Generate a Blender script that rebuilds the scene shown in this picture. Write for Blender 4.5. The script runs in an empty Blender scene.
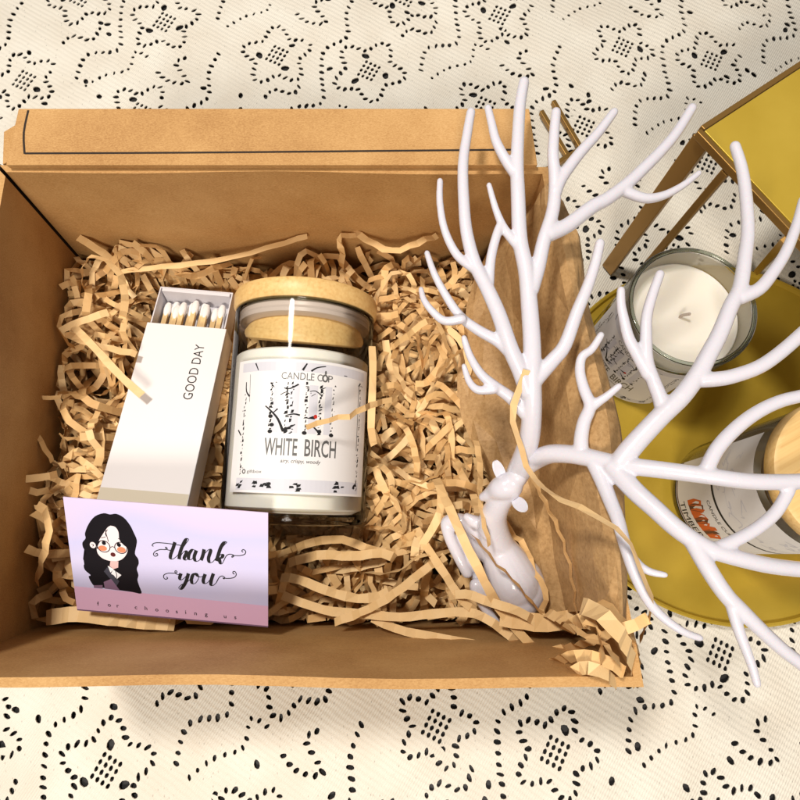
import bpy, bmesh, math, random
from mathutils import Vector, Matrix
random.seed(7)
R = math.radians
S = 0.01                                   # everything below is written in centimetres
sc = bpy.context.scene
C = sc.collection

# ------------------------------------------------------------------ camera
FPX, TILT, CH = 620.0, R(14), 44.0
cam = bpy.data.cameras.new('camera'); co = bpy.data.objects.new('camera', cam); C.objects.link(co)
co.location = (0, 0, CH * S); co.rotation_euler = (TILT, 0, 0)
cam.sensor_width = 36; cam.lens = 36 * FPX / 800; cam.clip_start = 0.01; cam.clip_end = 20
sc.camera = co

# ------------------------------------------------------------------ light
w = bpy.data.worlds.new('World'); sc.world = w; w.use_nodes = True
w.node_tree.nodes['Background'].inputs[0].default_value = (1.0, 0.95, 0.9, 1)
w.node_tree.nodes['Background'].inputs[1].default_value = 0.24
def lamp(name, loc, aim, size, power, col):
    l = bpy.data.lights.new(name, 'AREA'); l.shape = 'DISK'; l.size = size; l.energy = power; l.color = col
    o = bpy.data.objects.new(name, l); C.objects.link(o); o.location = loc
    o.rotation_euler = (Vector(aim) - Vector(loc)).to_track_quat('-Z', 'Y').to_euler()
lamp('ceiling_lamp', (-0.34, 0.36, 1.32), (0, .08, .1), 0.15, 14.0, (1, .93, .84))
lamp('second_ceiling_lamp', (-0.10, -0.82, 1.26), (0, .05, .1), 0.36, 16, (1, .90, .78))
sc.view_settings.view_transform = 'Standard'; sc.view_settings.look = 'None'
sc.view_settings.exposure = 0.0; sc.view_settings.gamma = 1
sc.cycles.max_bounces = 10; sc.cycles.transparent_max_bounces = 24
sc.cycles.caustics_reflective = False; sc.cycles.caustics_refractive = False

CAM = Vector((0, 0, CH))
def ray(u, v):
    x = (u - 400) / FPX; y = (400 - v) / FPX
    return Vector((x, y * math.cos(TILT) + math.sin(TILT), y * math.sin(TILT) - math.cos(TILT)))
def pix(u, v, z):
    d = ray(u, v); return CAM + d * ((z - CH) / d.z)

# ------------------------------------------------------------------ materials
def mat(name, col, rough=.6, metal=0, **kw):
    m = bpy.data.materials.new(name); m.use_nodes = True
    b = m.node_tree.nodes['Principled BSDF']
    b.inputs['Base Color'].default_value = (*col, 1); b.inputs['Roughness'].default_value = rough
    b.inputs['Metallic'].default_value = metal
    for k, v in kw.items(): b.inputs[k.replace('_', ' ')].default_value = v
    return m
def nd(m, t, **kw):
    n = m.node_tree.nodes.new(t)
    for k, v in kw.items():
        if hasattr(n, k): setattr(n, k, v)
        else: n.inputs[k.replace('_', ' ')].default_value = v
    return n
def lk(m, a, b): m.node_tree.links.new(a, b)
def coords(m, scale=(1, 1, 1), rot=(0, 0, 0), src='Object'):
    tc = nd(m, 'ShaderNodeTexCoord'); mp = nd(m, 'ShaderNodeMapping')
    mp.inputs['Scale'].default_value = scale; mp.inputs['Rotation'].default_value = rot
    lk(m, tc.outputs[src], mp.inputs['Vector']); return mp.outputs[0]
def ramp(m, fac, stops):
    r = nd(m, 'ShaderNodeValToRGB'); e = r.color_ramp.elements
    while len(e) < len(stops): e.new(.5)
    for i, (p, c) in enumerate(stops): e[i].position = p; e[i].color = (*c, 1)
    lk(m, fac, r.inputs[0]); return r.outputs[0]
def bump(m, fac, strength, dist=.001, prev=None):
    b = nd(m, 'ShaderNodeBump'); b.inputs['Strength'].default_value = strength; b.inputs['Distance'].default_value = dist
    lk(m, fac, b.inputs['Height'])
    if prev: lk(m, prev, b.inputs['Normal'])
    lk(m, b.outputs[0], m.node_tree.nodes['Principled BSDF'].inputs['Normal']); return b.outputs[0]
def P(m): return m.node_tree.nodes['Principled BSDF']

def cardboard(name, a, b, c, fs=900):
    m = mat(name, b, .75)
    n1 = nd(m, 'ShaderNodeTexNoise', Scale=18.0, Detail=4.0, Roughness=.6); lk(m, coords(m, (1, 1, 1)), n1.inputs['Vector'])
    n2 = nd(m, 'ShaderNodeTexNoise', Scale=fs * 1.0, Detail=3.0, Roughness=.8); lk(m, coords(m, (1, 2.2, 2.2)), n2.inputs['Vector'])
    mx = nd(m, 'ShaderNodeMath', operation='MULTIPLY_ADD'); mx.inputs[1].default_value = .45
    lk(m, n1.outputs[0], mx.inputs[0]); 
    m2 = nd(m, 'ShaderNodeMath', operation='MULTIPLY'); m2.inputs[1].default_value = .55; lk(m, n2.outputs[0], m2.inputs[0]); lk(m, m2.outputs[0], mx.inputs[2])
    lk(m, ramp(m, mx.outputs[0], [(.36, a), (.5, b), (.66, c)]), P(m).inputs['Base Color'])
    p = bump(m, n2.outputs[0], .15, .0004)
    # faint corrugation ridges under the liner
    wv = nd(m, 'ShaderNodeTexWave', Scale=42.0, Distortion=.4); wv.bands_direction = 'Z'; lk(m, coords(m), wv.inputs['Vector'])
    p = bump(m, wv.outputs[0], .05, .0006, p)
    n3 = nd(m, 'ShaderNodeTexNoise', Scale=9.0, Detail=5.0); lk(m, coords(m, (1, 1, 1.8)), n3.inputs['Vector'])
    bump(m, n3.outputs[0], .10, .006, p)
    return m
M = {}
M['board'] = cardboard('kraft_board', (.33, .160, .045), (.46, .255, .088), (.57, .345, .14))
pm = M['paper'] = mat('kraft_paper', (.44, .245, .085), .62)
n1 = nd(pm, 'ShaderNodeTexNoise', Scale=500.0, Detail=4.0, Roughness=.7); lk(pm, coords(pm), n1.inputs['Vector'])
lk(pm, ramp(pm, n1.outputs[0], [(.3, (.33, .19, .075)), (.5, (.43, .26, .11)), (.7, (.50, .315, .145))]), P(pm).inputs['Base Color'])
wn = nd(pm, 'ShaderNodeTexNoise', Scale=30.0, Detail=2.0); lk(pm, coords(pm), wn.inputs['Vector'])
ad = nd(pm, 'ShaderNodeVectorMath', operation='MULTIPLY_ADD'); ad.inputs[1].default_value = (.02, .02, .02); lk(pm, wn.outputs['Color'], ad.inputs[0]); lk(pm, coords(pm), ad.inputs[2])
v1 = nd(pm, 'ShaderNodeTexVoronoi', Scale=26.0); v1.feature = 'DISTANCE_TO_EDGE'; lk(pm, ad.outputs[0], v1.inputs['Vector'])
v2 = nd(pm, 'ShaderNodeTexVoronoi', Scale=60.0); lk(pm, ad.outputs[0], v2.inputs['Vector'])
pb = bump(pm, n1.outputs[0], .12, .0004); pb = bump(pm, ramp(pm, v1.outputs['Distance'], [(0, (0, 0, 0)), (.10, (1, 1, 1))]), .10, .001, pb); 
M['near_black'] = mat('near_black_matte', (.02, .012, .008), .9)  # near-black, for the shade in the corner gap and for the flap lines
def vary(name, colors, rough, sub=0, noise=120):
    m = mat(name, colors[1], rough)
    at = nd(m, 'ShaderNodeAttribute', attribute_name='tint'); 
    n = nd(m, 'ShaderNodeTexNoise', Scale=float(noise), Detail=4.0); lk(m, coords(m), n.inputs['Vector'])
    a = nd(m, 'ShaderNodeMath', operation='MULTIPLY_ADD'); a.inputs[1].default_value = .3; lk(m, n.outputs[0], a.inputs[0])
    s = nd(m, 'ShaderNodeMath', operation='MULTIPLY'); s.inputs[1].default_value = .7; lk(m, at.outputs['Fac'], s.inputs[0]); lk(m, s.outputs[0], a.inputs[2])
    lk(m, ramp(m, a.outputs[0], [(.1, colors[0]), (.5, colors[1]), (.9, colors[2])]), P(m).inputs['Base Color'])
    n2 = nd(m, 'ShaderNodeTexNoise', Scale=1500.0); lk(m, coords(m), n2.inputs['Vector']); bump(m, n2.outputs[0], .2, .0003)
    return m
M['strip'] = vary('shredded_kraft', [(.44, .235, .08), (.70, .455, .205), (.84, .62, .34)], .6)
P(M['strip']).inputs['Specular IOR Level'].default_value = .35
M['white_card'] = mat('white_card', (.76, .73, .74), .5)
M['matte_white'] = mat('tray_white', (.66, .64, .68), .55)
M['ink'] = mat('black_ink', (.015, .015, .017), .6, Specular_IOR_Level=.15)
M['grey_ink'] = mat('grey_ink', (.10, .10, .10), .5)
M['wood_match'] = mat('match_wood', (.72, .50, .24), .6)
nn = nd(M['wood_match'], 'ShaderNodeTexNoise', Scale=300.0); lk(M['wood_match'], coords(M['wood_match'], (1, .05, 1)), nn.inputs['Vector'])
lk(M['wood_match'], ramp(M['wood_match'], nn.outputs[0], [(.3, (.58, .36, .13)), (.7, (.80, .60, .32))]), P(M['wood_match']).inputs['Base Color'])
M['match_head'] = mat('match_head', (.82, .78, .76), .8)
nn = nd(M['match_head'], 'ShaderNodeTexNoise', Scale=900.0); lk(M['match_head'], coords(M['match_head']), nn.inputs['Vector']); bump(M['match_head'], nn.outputs[0], .6, .0005)
M['beige'] = mat('striker_beige', (.62, .56, .44), .7)
M['wax'] = mat('wax', (.86, .82, .74), .42, Subsurface_Weight=.35, Subsurface_Scale=.008)
P(M['wax']).inputs['Subsurface Radius'].default_value = (1, .8, .5)
nn = nd(M['wax'], 'ShaderNodeTexNoise', Scale=90.0, Detail=6.0); lk(M['wax'], coords(M['wax']), nn.inputs['Vector']); bump(M['wax'], nn.outputs[0], .15, .001)
M['wick'] = mat('wick', (.5, .42, .36), .9)
M['seal'] = mat('silicone', (.74, .62, .55), .35, Transmission_Weight=.25)
M['porcelain'] = mat('white_plastic', (.60, .59, .66), .22, Subsurface_Weight=.1, Subsurface_Scale=.004, Coat_Weight=.4, Coat_Roughness=.12)
M['label'] = mat('label_paper', (.72, .71, .72), .45)
M['label_tint'] = mat('label_pale_grey', (.57, .57, .63), .45)
M['gold'] = mat('gold_satin', (.50, .335, .045), .34, .4)
nn = nd(M['gold'], 'ShaderNodeTexNoise', Scale=14.0, Detail=5.0); lk(M['gold'], coords(M['gold']), nn.inputs['Vector'])
lk(M['gold'], ramp(M['gold'], nn.outputs[0], [(.3, (.50, .335, .03)), (.7, (.64, .45, .06))]), P(M['gold']).inputs['Base Color'])
n2 = nd(M['gold'], 'ShaderNodeTexNoise', Scale=2200.0); lk(M['gold'], coords(M['gold']), n2.inputs['Vector'])
lk(M['gold'], ramp(M['gold'], n2.outputs[0], [(.3, (.28,) * 3), (.7, (.46,) * 3)]), P(M['gold']).inputs['Roughness']); bump(M['gold'], n2.outputs[0], .12, .0003)
nn = nd(M['porcelain'], 'ShaderNodeTexNoise', Scale=160.0, Detail=3.0); lk(M['porcelain'], coords(M['porcelain']), nn.inputs['Vector']); bump(M['porcelain'], nn.outputs[0], .10, .0008)
lk(M['porcelain'], ramp(M['porcelain'], nn.outputs[0], [(.3, (.16,) * 3), (.7, (.34,) * 3)]), P(M['porcelain']).inputs['Roughness'])
M['gold_edge'] = mat('bronze_gold', (.34, .19, .05), .35, .7)
M['table'] = mat('dark_table', (.012, .011, .012), .6)
# bamboo: long grain lines
def bamboo(name, rot):
    m = mat(name, (.65, .42, .17), .45)
    v = coords(m, (620, 11, 620), rot)
    n = nd(m, 'ShaderNodeTexNoise', Scale=1.0, Detail=3.0); lk(m, v, n.inputs['Vector'])
    lk(m, ramp(m, n.outputs[0], [(.22, (.56, .34, .115)), (.42, (.68, .44, .17)), (.7, (.74, .51, .215))]), P(m).inputs['Base Color'])
    v2 = coords(m, (1, 1, 1), rot); n3 = nd(m, 'ShaderNodeTexNoise', Scale=700.0); lk(m, v2, n3.inputs['Vector']); bump(m, n3.outputs[0], .10, .0003)
    return m
M['bamboo'] = bamboo('bamboo', (0, 0, 0)); M['bamboo_turned'] = bamboo('bamboo_turned', (0, 0, R(45)))
# thin clear glass: transparency plus mirror reflection by angle
def glassmat(name, tint, k):
    m = bpy.data.materials.new(name); m.use_nodes = True; nt = m.node_tree; nt.nodes.clear()
    out = nt.nodes.new('ShaderNodeOutputMaterial'); mix = nt.nodes.new('ShaderNodeMixShader')
    tr = nt.nodes.new('ShaderNodeBsdfTransparent'); tr.inputs[0].default_value = (*tint, 1)
    gl = nt.nodes.new('ShaderNodeBsdfGlossy'); gl.inputs['Roughness'].default_value = .05
    lw = nt.nodes.new('ShaderNodeLayerWeight'); lw.inputs[0].default_value = k
    nt.links.new(lw.outputs['Fresnel'], mix.inputs[0]); nt.links.new(tr.outputs[0], mix.inputs[1]); nt.links.new(gl.outputs[0], mix.inputs[2])
    nt.links.new(mix.outputs[0], out.inputs[0]); return m
M['glass'] = glassmat('clear_glass', (.97, .975, .97), .14)
M['glass_thick'] = glassmat('glass_rim', (.72, .76, .72), .35)
fm = M['film'] = mat('reflection_film', (.40, .36, .27), .5); P(fm).inputs['Alpha'].default_value = .7  # glass reflections put into colour: translucent tan that veils the stand leg behind
# crocheted lace: fine rows of stitches
lm = M['lace'] = mat('lace_thread', (.66, .61, .52), .85)
v = coords(lm, (1, 1, 1), (0, 0, R(32)))
wv = nd(lm, 'ShaderNodeTexWave', Scale=190.0, Distortion=1.6, Detail=2.0, Detail_Scale=3.0); lk(lm, v, wv.inputs['Vector'])
wv2 = nd(lm, 'ShaderNodeTexWave', Scale=80.0, Distortion=2.2, Detail=2.0); wv2.bands_direction = 'Y'; lk(lm, v, wv2.inputs['Vector'])
vo = nd(lm, 'ShaderNodeTexVoronoi', Scale=330.0); lk(lm, coords(lm, (1, .5, 1), (0, 0, R(32))), vo.inputs['Vector'])
vr = ramp(lm, vo.outputs['Distance'], [(.02, (.25, .25, .25)), (.16, (1, 1, 1))])
big = nd(lm, 'ShaderNodeTexNoise', Scale=25.0, Detail=3.0); lk(lm, coords(lm), big.inputs['Vector'])
cr = ramp(lm, big.outputs[0], [(.3, (.72, .67, .58)), (.7, (.80, .77, .69))])
mm = nd(lm, 'ShaderNodeMixRGB', blend_type='MULTIPLY'); mm.inputs[0].default_value = .55; lk(lm, cr, mm.inputs[1]); lk(lm, vr, mm.inputs[2])
lk(lm, mm.outputs[0], P(lm).inputs['Base Color'])
pb = bump(lm, wv.outputs[0], .45, .0008); pb = bump(lm, wv2.outputs[0], .3, .0008, pb)
n4 = nd(lm, 'ShaderNodeTexNoise', Scale=12.0, Detail=3.0); lk(lm, coords(lm), n4.inputs['Vector']); bump(lm, n4.outputs[0], .35, .01, pb)
# greeting card stock: printed wash of lilac and blue
cm = M['card_wash'] = mat('card_wash', (.7, .66, .8), .4)
nz = nd(cm, 'ShaderNodeTexNoise', Scale=14.0, Detail=1.0); lk(cm, coords(cm, (.6, 1.6, 1)), nz.inputs['Vector'])
sx = nd(cm, 'ShaderNodeSeparateXYZ'); lk(cm, coords(cm), sx.inputs[0])
ma = nd(cm, 'ShaderNodeMath', operation='MULTIPLY_ADD'); ma.inputs[1].default_value = 11.0; lk(cm, sx.outputs[1], ma.inputs[0]); lk(cm, nz.outputs[0], ma.inputs[2])
lk(cm, ramp(cm, ma.outputs[0], [(.22, (.46, .50, .82)), (.45, (.58, .56, .80)), (.62, (.54, .54, .82)), (.82, (.68, .57, .78))]), P(cm).inputs['Base Color'])
M['card_pink'] = mat('card_pink', (.70, .45, .66), .4)
M['card_edge'] = mat('card_edge', (.70, .62, .64), .6)
def flat(n, c): M[n] = mat(n, c, .55, Specular_IOR_Level=.12)
flat('skin_print', (.78, .70, .74)); flat('hair_print', (.008, .007, .010)); flat('blush_print', (.78, .24, .13)); flat('mouth_print', (.10, .02, .02))
flat('jacket_print', (.05, .05, .07)); flat('mauve_print', (.20, .12, .20)); flat('white_print', (.80, .80, .86)); flat('bird_red', (.45, .03, .02))
flat('orange_print', (.62, .13, .03)); flat('brown_print', (.12, .05, .03)); flat('neck_print', (.66, .44, .44))

# ------------------------------------------------------------------ object helpers
def root(name, label, cat, loc=(0, 0, 0), group=None, mw=None):
    o = bpy.data.objects.new(name, None); C.objects.link(o); o.empty_display_size = .01
    if mw is not None: o.matrix_world = mw
    else: o.location = Vector(loc) * S
    o['label'] = label; o['category'] = cat
    if group: o['group'] = group
    return o
class MB:
    def __init__(s): s.v = []; s.f = []; s.m = []; s.t = []
    def add(s, vs, fs, mi=0, tint=.5):
        b = len(s.v); s.v += [Vector(p) for p in vs]; s.f += [[b + i for i in f] for f in fs]
        s.m += [mi] * len(fs); s.t += [tint] * len(fs); return s
    def box(s, a, b, mi=0):
        x0, y0, z0 = a; x1, y1, z1 = b
        vs = [(x, y, z) for z in (z0, z1) for y in (y0, y1) for x in (x0, x1)]
        return s.add(vs, [(0, 2, 3, 1), (4, 5, 7, 6), (0, 1, 5, 4), (2, 6, 7, 3), (0, 4, 6, 2), (1, 3, 7, 5)], mi)
    def hexa(s, lo, up, mi=0):
        n = len(lo); fs = [list(range(n))[::-1], [n + i for i in range(n)]] + [(i, (i + 1) % n, n + (i + 1) % n, n + i) for i in range(n)]
        return s.add(list(lo) + list(up), fs, mi)
    def lathe(s, prof, n=64, mi=0, cap=False):
        vs = []; k = len(prof)
        for i in range(n):
            a = 2 * math.pi * i / n
            vs += [(r * math.cos(a), r * math.sin(a), z) for r, z in prof]
        fs = [(i * k + j, ((i + 1) % n) * k + j, ((i + 1) % n) * k + j + 1, i * k + j + 1) for i in range(n) for j in range(k - 1)]
        return s.add(vs, fs, mi)
    def bar(s, a, b, w, h, mi=0, up=(0, 0, 1)):
        a = Vector(a); b = Vector(b); t = (b - a).normalized(); u = Vector(up); sd = t.cross(u)
        if sd.length < .01: sd = t.cross(Vector((0, 1, 0)))
        sd.normalize(); n = sd.cross(t).normalized()
        q = lambda p: [p + sd * w / 2 + n * h / 2, p - sd * w / 2 + n * h / 2, p - sd * w / 2 - n * h / 2, p + sd * w / 2 - n * h / 2]
        return s.hexa(q(a), q(b), mi)
    def build(s, name, mats, parent=None, sub=None, smooth=False, bevel=0, bseg=2):
        me = bpy.data.meshes.new(name); off = Vector(sub) if sub is not None else Vector((0, 0, 0))
        me.from_pydata([(p - off) * S for p in s.v], [], s.f); me.validate(); me.update()
        for x in (mats if isinstance(mats, (list, tuple)) else [mats]): me.materials.append(M[x])
        if len(me.polygons) == len(s.m):
            me.polygons.foreach_set('material_index', s.m)
            at = me.attributes.new('tint', 'FLOAT', 'FACE'); at.data.foreach_set('value', s.t)
        if smooth: me.polygons.foreach_set('use_smooth', [True] * len(me.polygons))
        bm = bmesh.new(); bm.from_mesh(me)
        if smooth or bevel:
            bmesh.ops.recalc_face_normals(bm, faces=bm.faces); bm.to_mesh(me)
        bm.free()
        o = bpy.data.objects.new(name, me); C.objects.link(o)
        if parent is not None: o.parent = parent
        elif sub is not None: o.location = off * S
        if bevel:
            b = o.modifiers.new('bevel', 'BEVEL'); b.width = bevel * S; b.segments = bseg; b.limit_method = 'ANGLE'
        if smooth:
            try: me.set_sharp_from_angle(angle=R(40))
            except Exception: pass
        return o
def catmull(pts, n=6):
    pts = [tuple(p) for p in pts]; out = []
    for i in range(len(pts) - 1):
        p0 = pts[max(i - 1, 0)]; p1 = pts[i]; p2 = pts[i + 1]; p3 = pts[min(i + 2, len(pts) - 1)]
        for k in range(n):
            t = k / n
            out.append(tuple(.5 * (2 * b + (c - a) * t + (2 * a - 5 * b + 4 * c - d) * t * t + (3 * b - a - 3 * c + d) * t ** 3) for a, b, c, d in zip(p0, p1, p2, p3)))
    out.append(pts[-1]); return out
def smoothstep(a, b, x):
    t = min(1, max(0, (x - a) / (b - a))); return t * t * (3 - 2 * t)

# ---- flat 2D artwork: outlines in plane coordinates, mapped on a surface by fn(x, y, lift)
def poly2d(mb, pts, fn, lift, mi=0):
    bm = bmesh.new(); vs = [bm.verts.new((x, y, 0)) for x, y in pts]
    try: bm.faces.new(vs)
    except Exception: bm.free(); return
    bmesh.ops.triangulate(bm, faces=bm.faces[:])
    bm.verts.index_update()
    mb.add([fn(v.co.x, v.co.y, lift) for v in bm.verts], [[v.index for v in f.verts] for f in bm.faces], mi); bm.free()
def stroke2d(mb, pts, w, fn, lift, mi=0, w1=None, pen=None, n=5):
    p = catmull(pts, n) if len(pts) > 2 and n > 1 else pts; L = []
    for i, q in enumerate(p):
        a = p[max(i - 1, 0)]; b = p[min(i + 1, len(p) - 1)]; dx, dy = b[0] - a[0], b[1] - a[1]; l = math.hypot(dx, dy) or 1
        t = i / (len(p) - 1); ww = w + ((w1 if w1 is not None else w) - w) * t
        if pen: ww = pen[0] + (pen[1] - pen[0]) * max(0, min(1, (-dy / l - .1) * 1.3))
        L.append((q, (-dy / l * ww / 2, dx / l * ww / 2)))
    if pen:  # smooth the widths
        for _ in range(2):
            L = [(q, tuple((L[max(i - 1, 0)][1][k] + 2 * o[k] + L[min(i + 1, len(L) - 1)][1][k]) / 4 for k in (0, 1))) for i, (q, o) in enumerate(L)]
    vs = []
    for i, (q, o) in enumerate(L):
        l2 = lift + i * 2e-6
        vs += [fn(q[0] + o[0], q[1] + o[1], l2), fn(q[0] - o[0], q[1] - o[1], l2)]
    mb.add(vs, [(2 * i, 2 * i + 1, 2 * i + 3, 2 * i + 2) for i in range(len(L) - 1)], mi)
def ring2d(mb, c, rx, ry, w, fn, lift, mi=0, a0=0, a1=360):
    pts = [(c[0] + rx * math.cos(R(a0 + (a1 - a0) * i / 20)), c[1] + ry * math.sin(R(a0 + (a1 - a0) * i / 20))) for i in range(21)]
    stroke2d(mb, pts, w, fn, lift, mi, n=1)
def disc2d(mb, c, rx, ry, fn, lift, mi=0):
    poly2d(mb, [(c[0] + rx * math.cos(i * math.pi / 9), c[1] + ry * math.sin(i * math.pi / 9)) for i in range(18)], fn, lift, mi)
def text2d(mb, s, size, fn, lift, mi=0, origin=(0, 0), xs=1, spacing=1, weight=0, width=None, shear=0):
    """writing: glyph outlines of the built-in font, height of a capital = size"""
    cu = bpy.data.curves.new('t', 'FONT'); cu.body = s; cu.size = 1; cu.space_character = spacing; cu.offset = weight; cu.resolution_u = 3; cu.shear = shear
    o = bpy.data.objects.new('t', cu); C.objects.link(o); dg = bpy.context.evaluated_depsgraph_get(); dg.update()
    me = bpy.data.meshes.new_from_object(o.evaluated_get(dg)); 
    k = size / .73; x0 = min(v.co.x for v in me.vertices); x1 = max(v.co.x for v in me.vertices)
    kx = k * xs if width is None else width / (x1 - x0)
    mb.add([fn(origin[0] + (v.co.x - x0) * kx, origin[1] + v.co.y * k, lift) for v in me.vertices], [list(p.vertices) for p in me.polygons], mi)
    bpy.data.objects.remove(o); bpy.data.meshes.remove(me)

# ================================================================== SETTING: table and lace cloth
t = MB(); t.box((-70, -60, -2.2), (75, 75, -.45)); o = t.build('table', 'table'); o['kind'] = 'structure'
def lace_tile(seed, T=13.0):
    rnd = random.Random(seed); holes = []
    def put(x, y, ang, a, b):
        a *= 1.2; b *= 1.2
        if abs(x) > T / 2 - .3 or abs(y) > T / 2 - .3: return
        for h in holes:
            if math.hypot(h[0] - x, h[1] - y) < (min(a, b) + min(h[3], h[4])) * .5 + .10: return
        holes.append((x, y, ang, a, b))
    def chain(pts, step=.55, a=.44, b=.27, turn=1.15):
        p = catmull(pts, 16); acc = 0
        for i in range(1, len(p)):
            dx, dy = p[i][0] - p[i - 1][0], p[i][1] - p[i - 1][1]; acc += math.hypot(dx, dy)
            if acc > step:
                acc = 0; put(p[i][0], p[i][1], math.atan2(dy, dx) + turn + rnd.uniform(-.25, .25), a * rnd.uniform(.75, 1.1), b * rnd.uniform(.7, 1.1))
    # two flowers of looped petals, a diamond of dots in each, and wandering vines
    for cx, cy, r in ((-2.9 + rnd.uniform(-.5, .5), 2.6 + rnd.uniform(-.4, .4), rnd.uniform(2.0, 2.5)), (3.2 + rnd.uniform(-.4, .4), -2.8 + rnd.uniform(-.4, .4), rnd.uniform(2.1, 2.6))):
        ph = rnd.uniform(0, 6)
        pts = [(cx + (r + .55 * math.cos(5 * a + ph)) * math.cos(a), cy + (r + .55 * math.cos(5 * a + ph)) * math.sin(a)) for a in [i * 2 * math.pi / 40 for i in range(41)]]
        chain(pts)
        for i in range(4):
            for j in range(4):
                x = (i - 1.5) * .48; y = (j - 1.5) * .42; put(cx + x * .8 - y * .55, cy + x * .55 + y * .8, .6, .30, .22)
        for k in range(3): put(cx + 1.5 * math.cos(ph + k * 2.1), cy + 1.5 * math.sin(ph + k * 2.1), ph + k, .62, .44)
    chain([(-6.1, -5.2), (-4.2, -3.0), (-1.6, -3.6), (-.4, -1.2), (.9, .9), (3.2, 1.2), (4.3, 3.4), (6.1, 5.0)])
    chain([(-6.0, -1.2), (-4.6, -.6), (-3.3, -1.7), (-2.2, -.9)], turn=.9)
    chain([(.4, 6.0), (.9, 4.3), (2.3, 3.4), (2.2, 5.6), (3.4, 5.7)], turn=1.0)
    chain([(-5.9, -6.0), (-3.6, -5.6), (-1.6, -5.9), (-.4, -4.6), (.5, -5.9)], a=.34, b=.22)
    for k in range(9): put(rnd.uniform(-6, 6), rnd.uniform(-6, 6), rnd.uniform(0, 3), .5, .34)
    return holes
from mathutils.geometry import delaunay_2d_cdt
T = 13.0; ca, sa = math.cos(R(28)), math.sin(R(28)); X0, X1, Y0, Y1 = -44, 56, -34, 60
cv, ce, hid = [], [], []; occ = set(); rnd = random.Random(3); hk = 0
for i in range(-6, 7):
    for j in range(-6, 7):
        for x, y, ang, a, b in lace_tile(100 + i * 17 + j):
            x, y = x + i * T, y + j * T; x, y = x * ca - y * sa, x * sa + y * ca
            if not (X0 + 1 < x < X1 - 1 and Y0 + 1 < y < Y1 - 1) or (-19 < x < 8 and -2 < y < 17): continue
            n0 = len(cv); ang += R(28); occ.add((int(x // .7), int(y // .7)))
            for k in range(9):
                th_ = 2 * math.pi * k / 9; rr = rnd.uniform(.88, 1.1); px, py = a / 2 * rr * math.cos(th_), b / 2 * rr * math.sin(th_)
                cv.append(Vector((x + px * math.cos(ang) - py * math.sin(ang), y + px * math.sin(ang) + py * math.cos(ang)))); hid.append(hk)
            ce += [(n0 + k, n0 + (k + 1) % 9) for k in range(9)]; hk += 1
for i in range(int((X1 - X0) / 1.4) + 1):
    for j in range(int((Y1 - Y0) / 1.4) + 1):
        x, y = X0 + i * 1.4, Y0 + j * 1.4; g_ = (int(x // .7), int(y // .7))
        if any((g_[0] + p_, g_[1] + q_) in occ for p_ in (-1, 0, 1) for q_ in (-1, 0, 1)): continue
        cv.append(Vector((x, y))); hid.append(-1)
ov, oe, of, orv, _, _ = delaunay_2d_cdt(cv, ce, [], 0, 1e-5)
ids = [hid[o_[0]] if o_ else -1 for o_ in orv]
def cz(x, y): return -.13 + .055 * math.sin(x * .42 + y * .21) + .045 * math.sin(y * .55 - x * .25 + 1) + .03 * math.sin(x * 1.1 + 2 * math.sin(y * .3))
lace = MB(); tris = [f for f in of if not (ids[f[0]] >= 0 and ids[f[0]] == ids[f[1]] == ids[f[2]])]
lace.add([(v_.x, v_.y, cz(v_.x, v_.y)) for v_ in ov], tris)
n0 = len(cv) and len(lace.v); hv = [p for p, h_ in zip(cv, hid) if h_ >= 0]
for k in range(0, len(hv), 9):
    ring_ = hv[k:k + 9]; lace.add([(p.x, p.y, cz(p.x, p.y) - .001) for p in ring_] + [(p.x, p.y, cz(p.x, p.y) - .09) for p in ring_], [(q_, (q_ + 1) % 9, 9 + (q_ + 1) % 9, 9 + q_) for q_ in range(9)])
o = lace.build('lace_tablecloth', 'lace'); o['label'] = 'cream crocheted lace cloth with chains of dark holes covering the table'; o['category'] = 'tablecloth'

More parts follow.
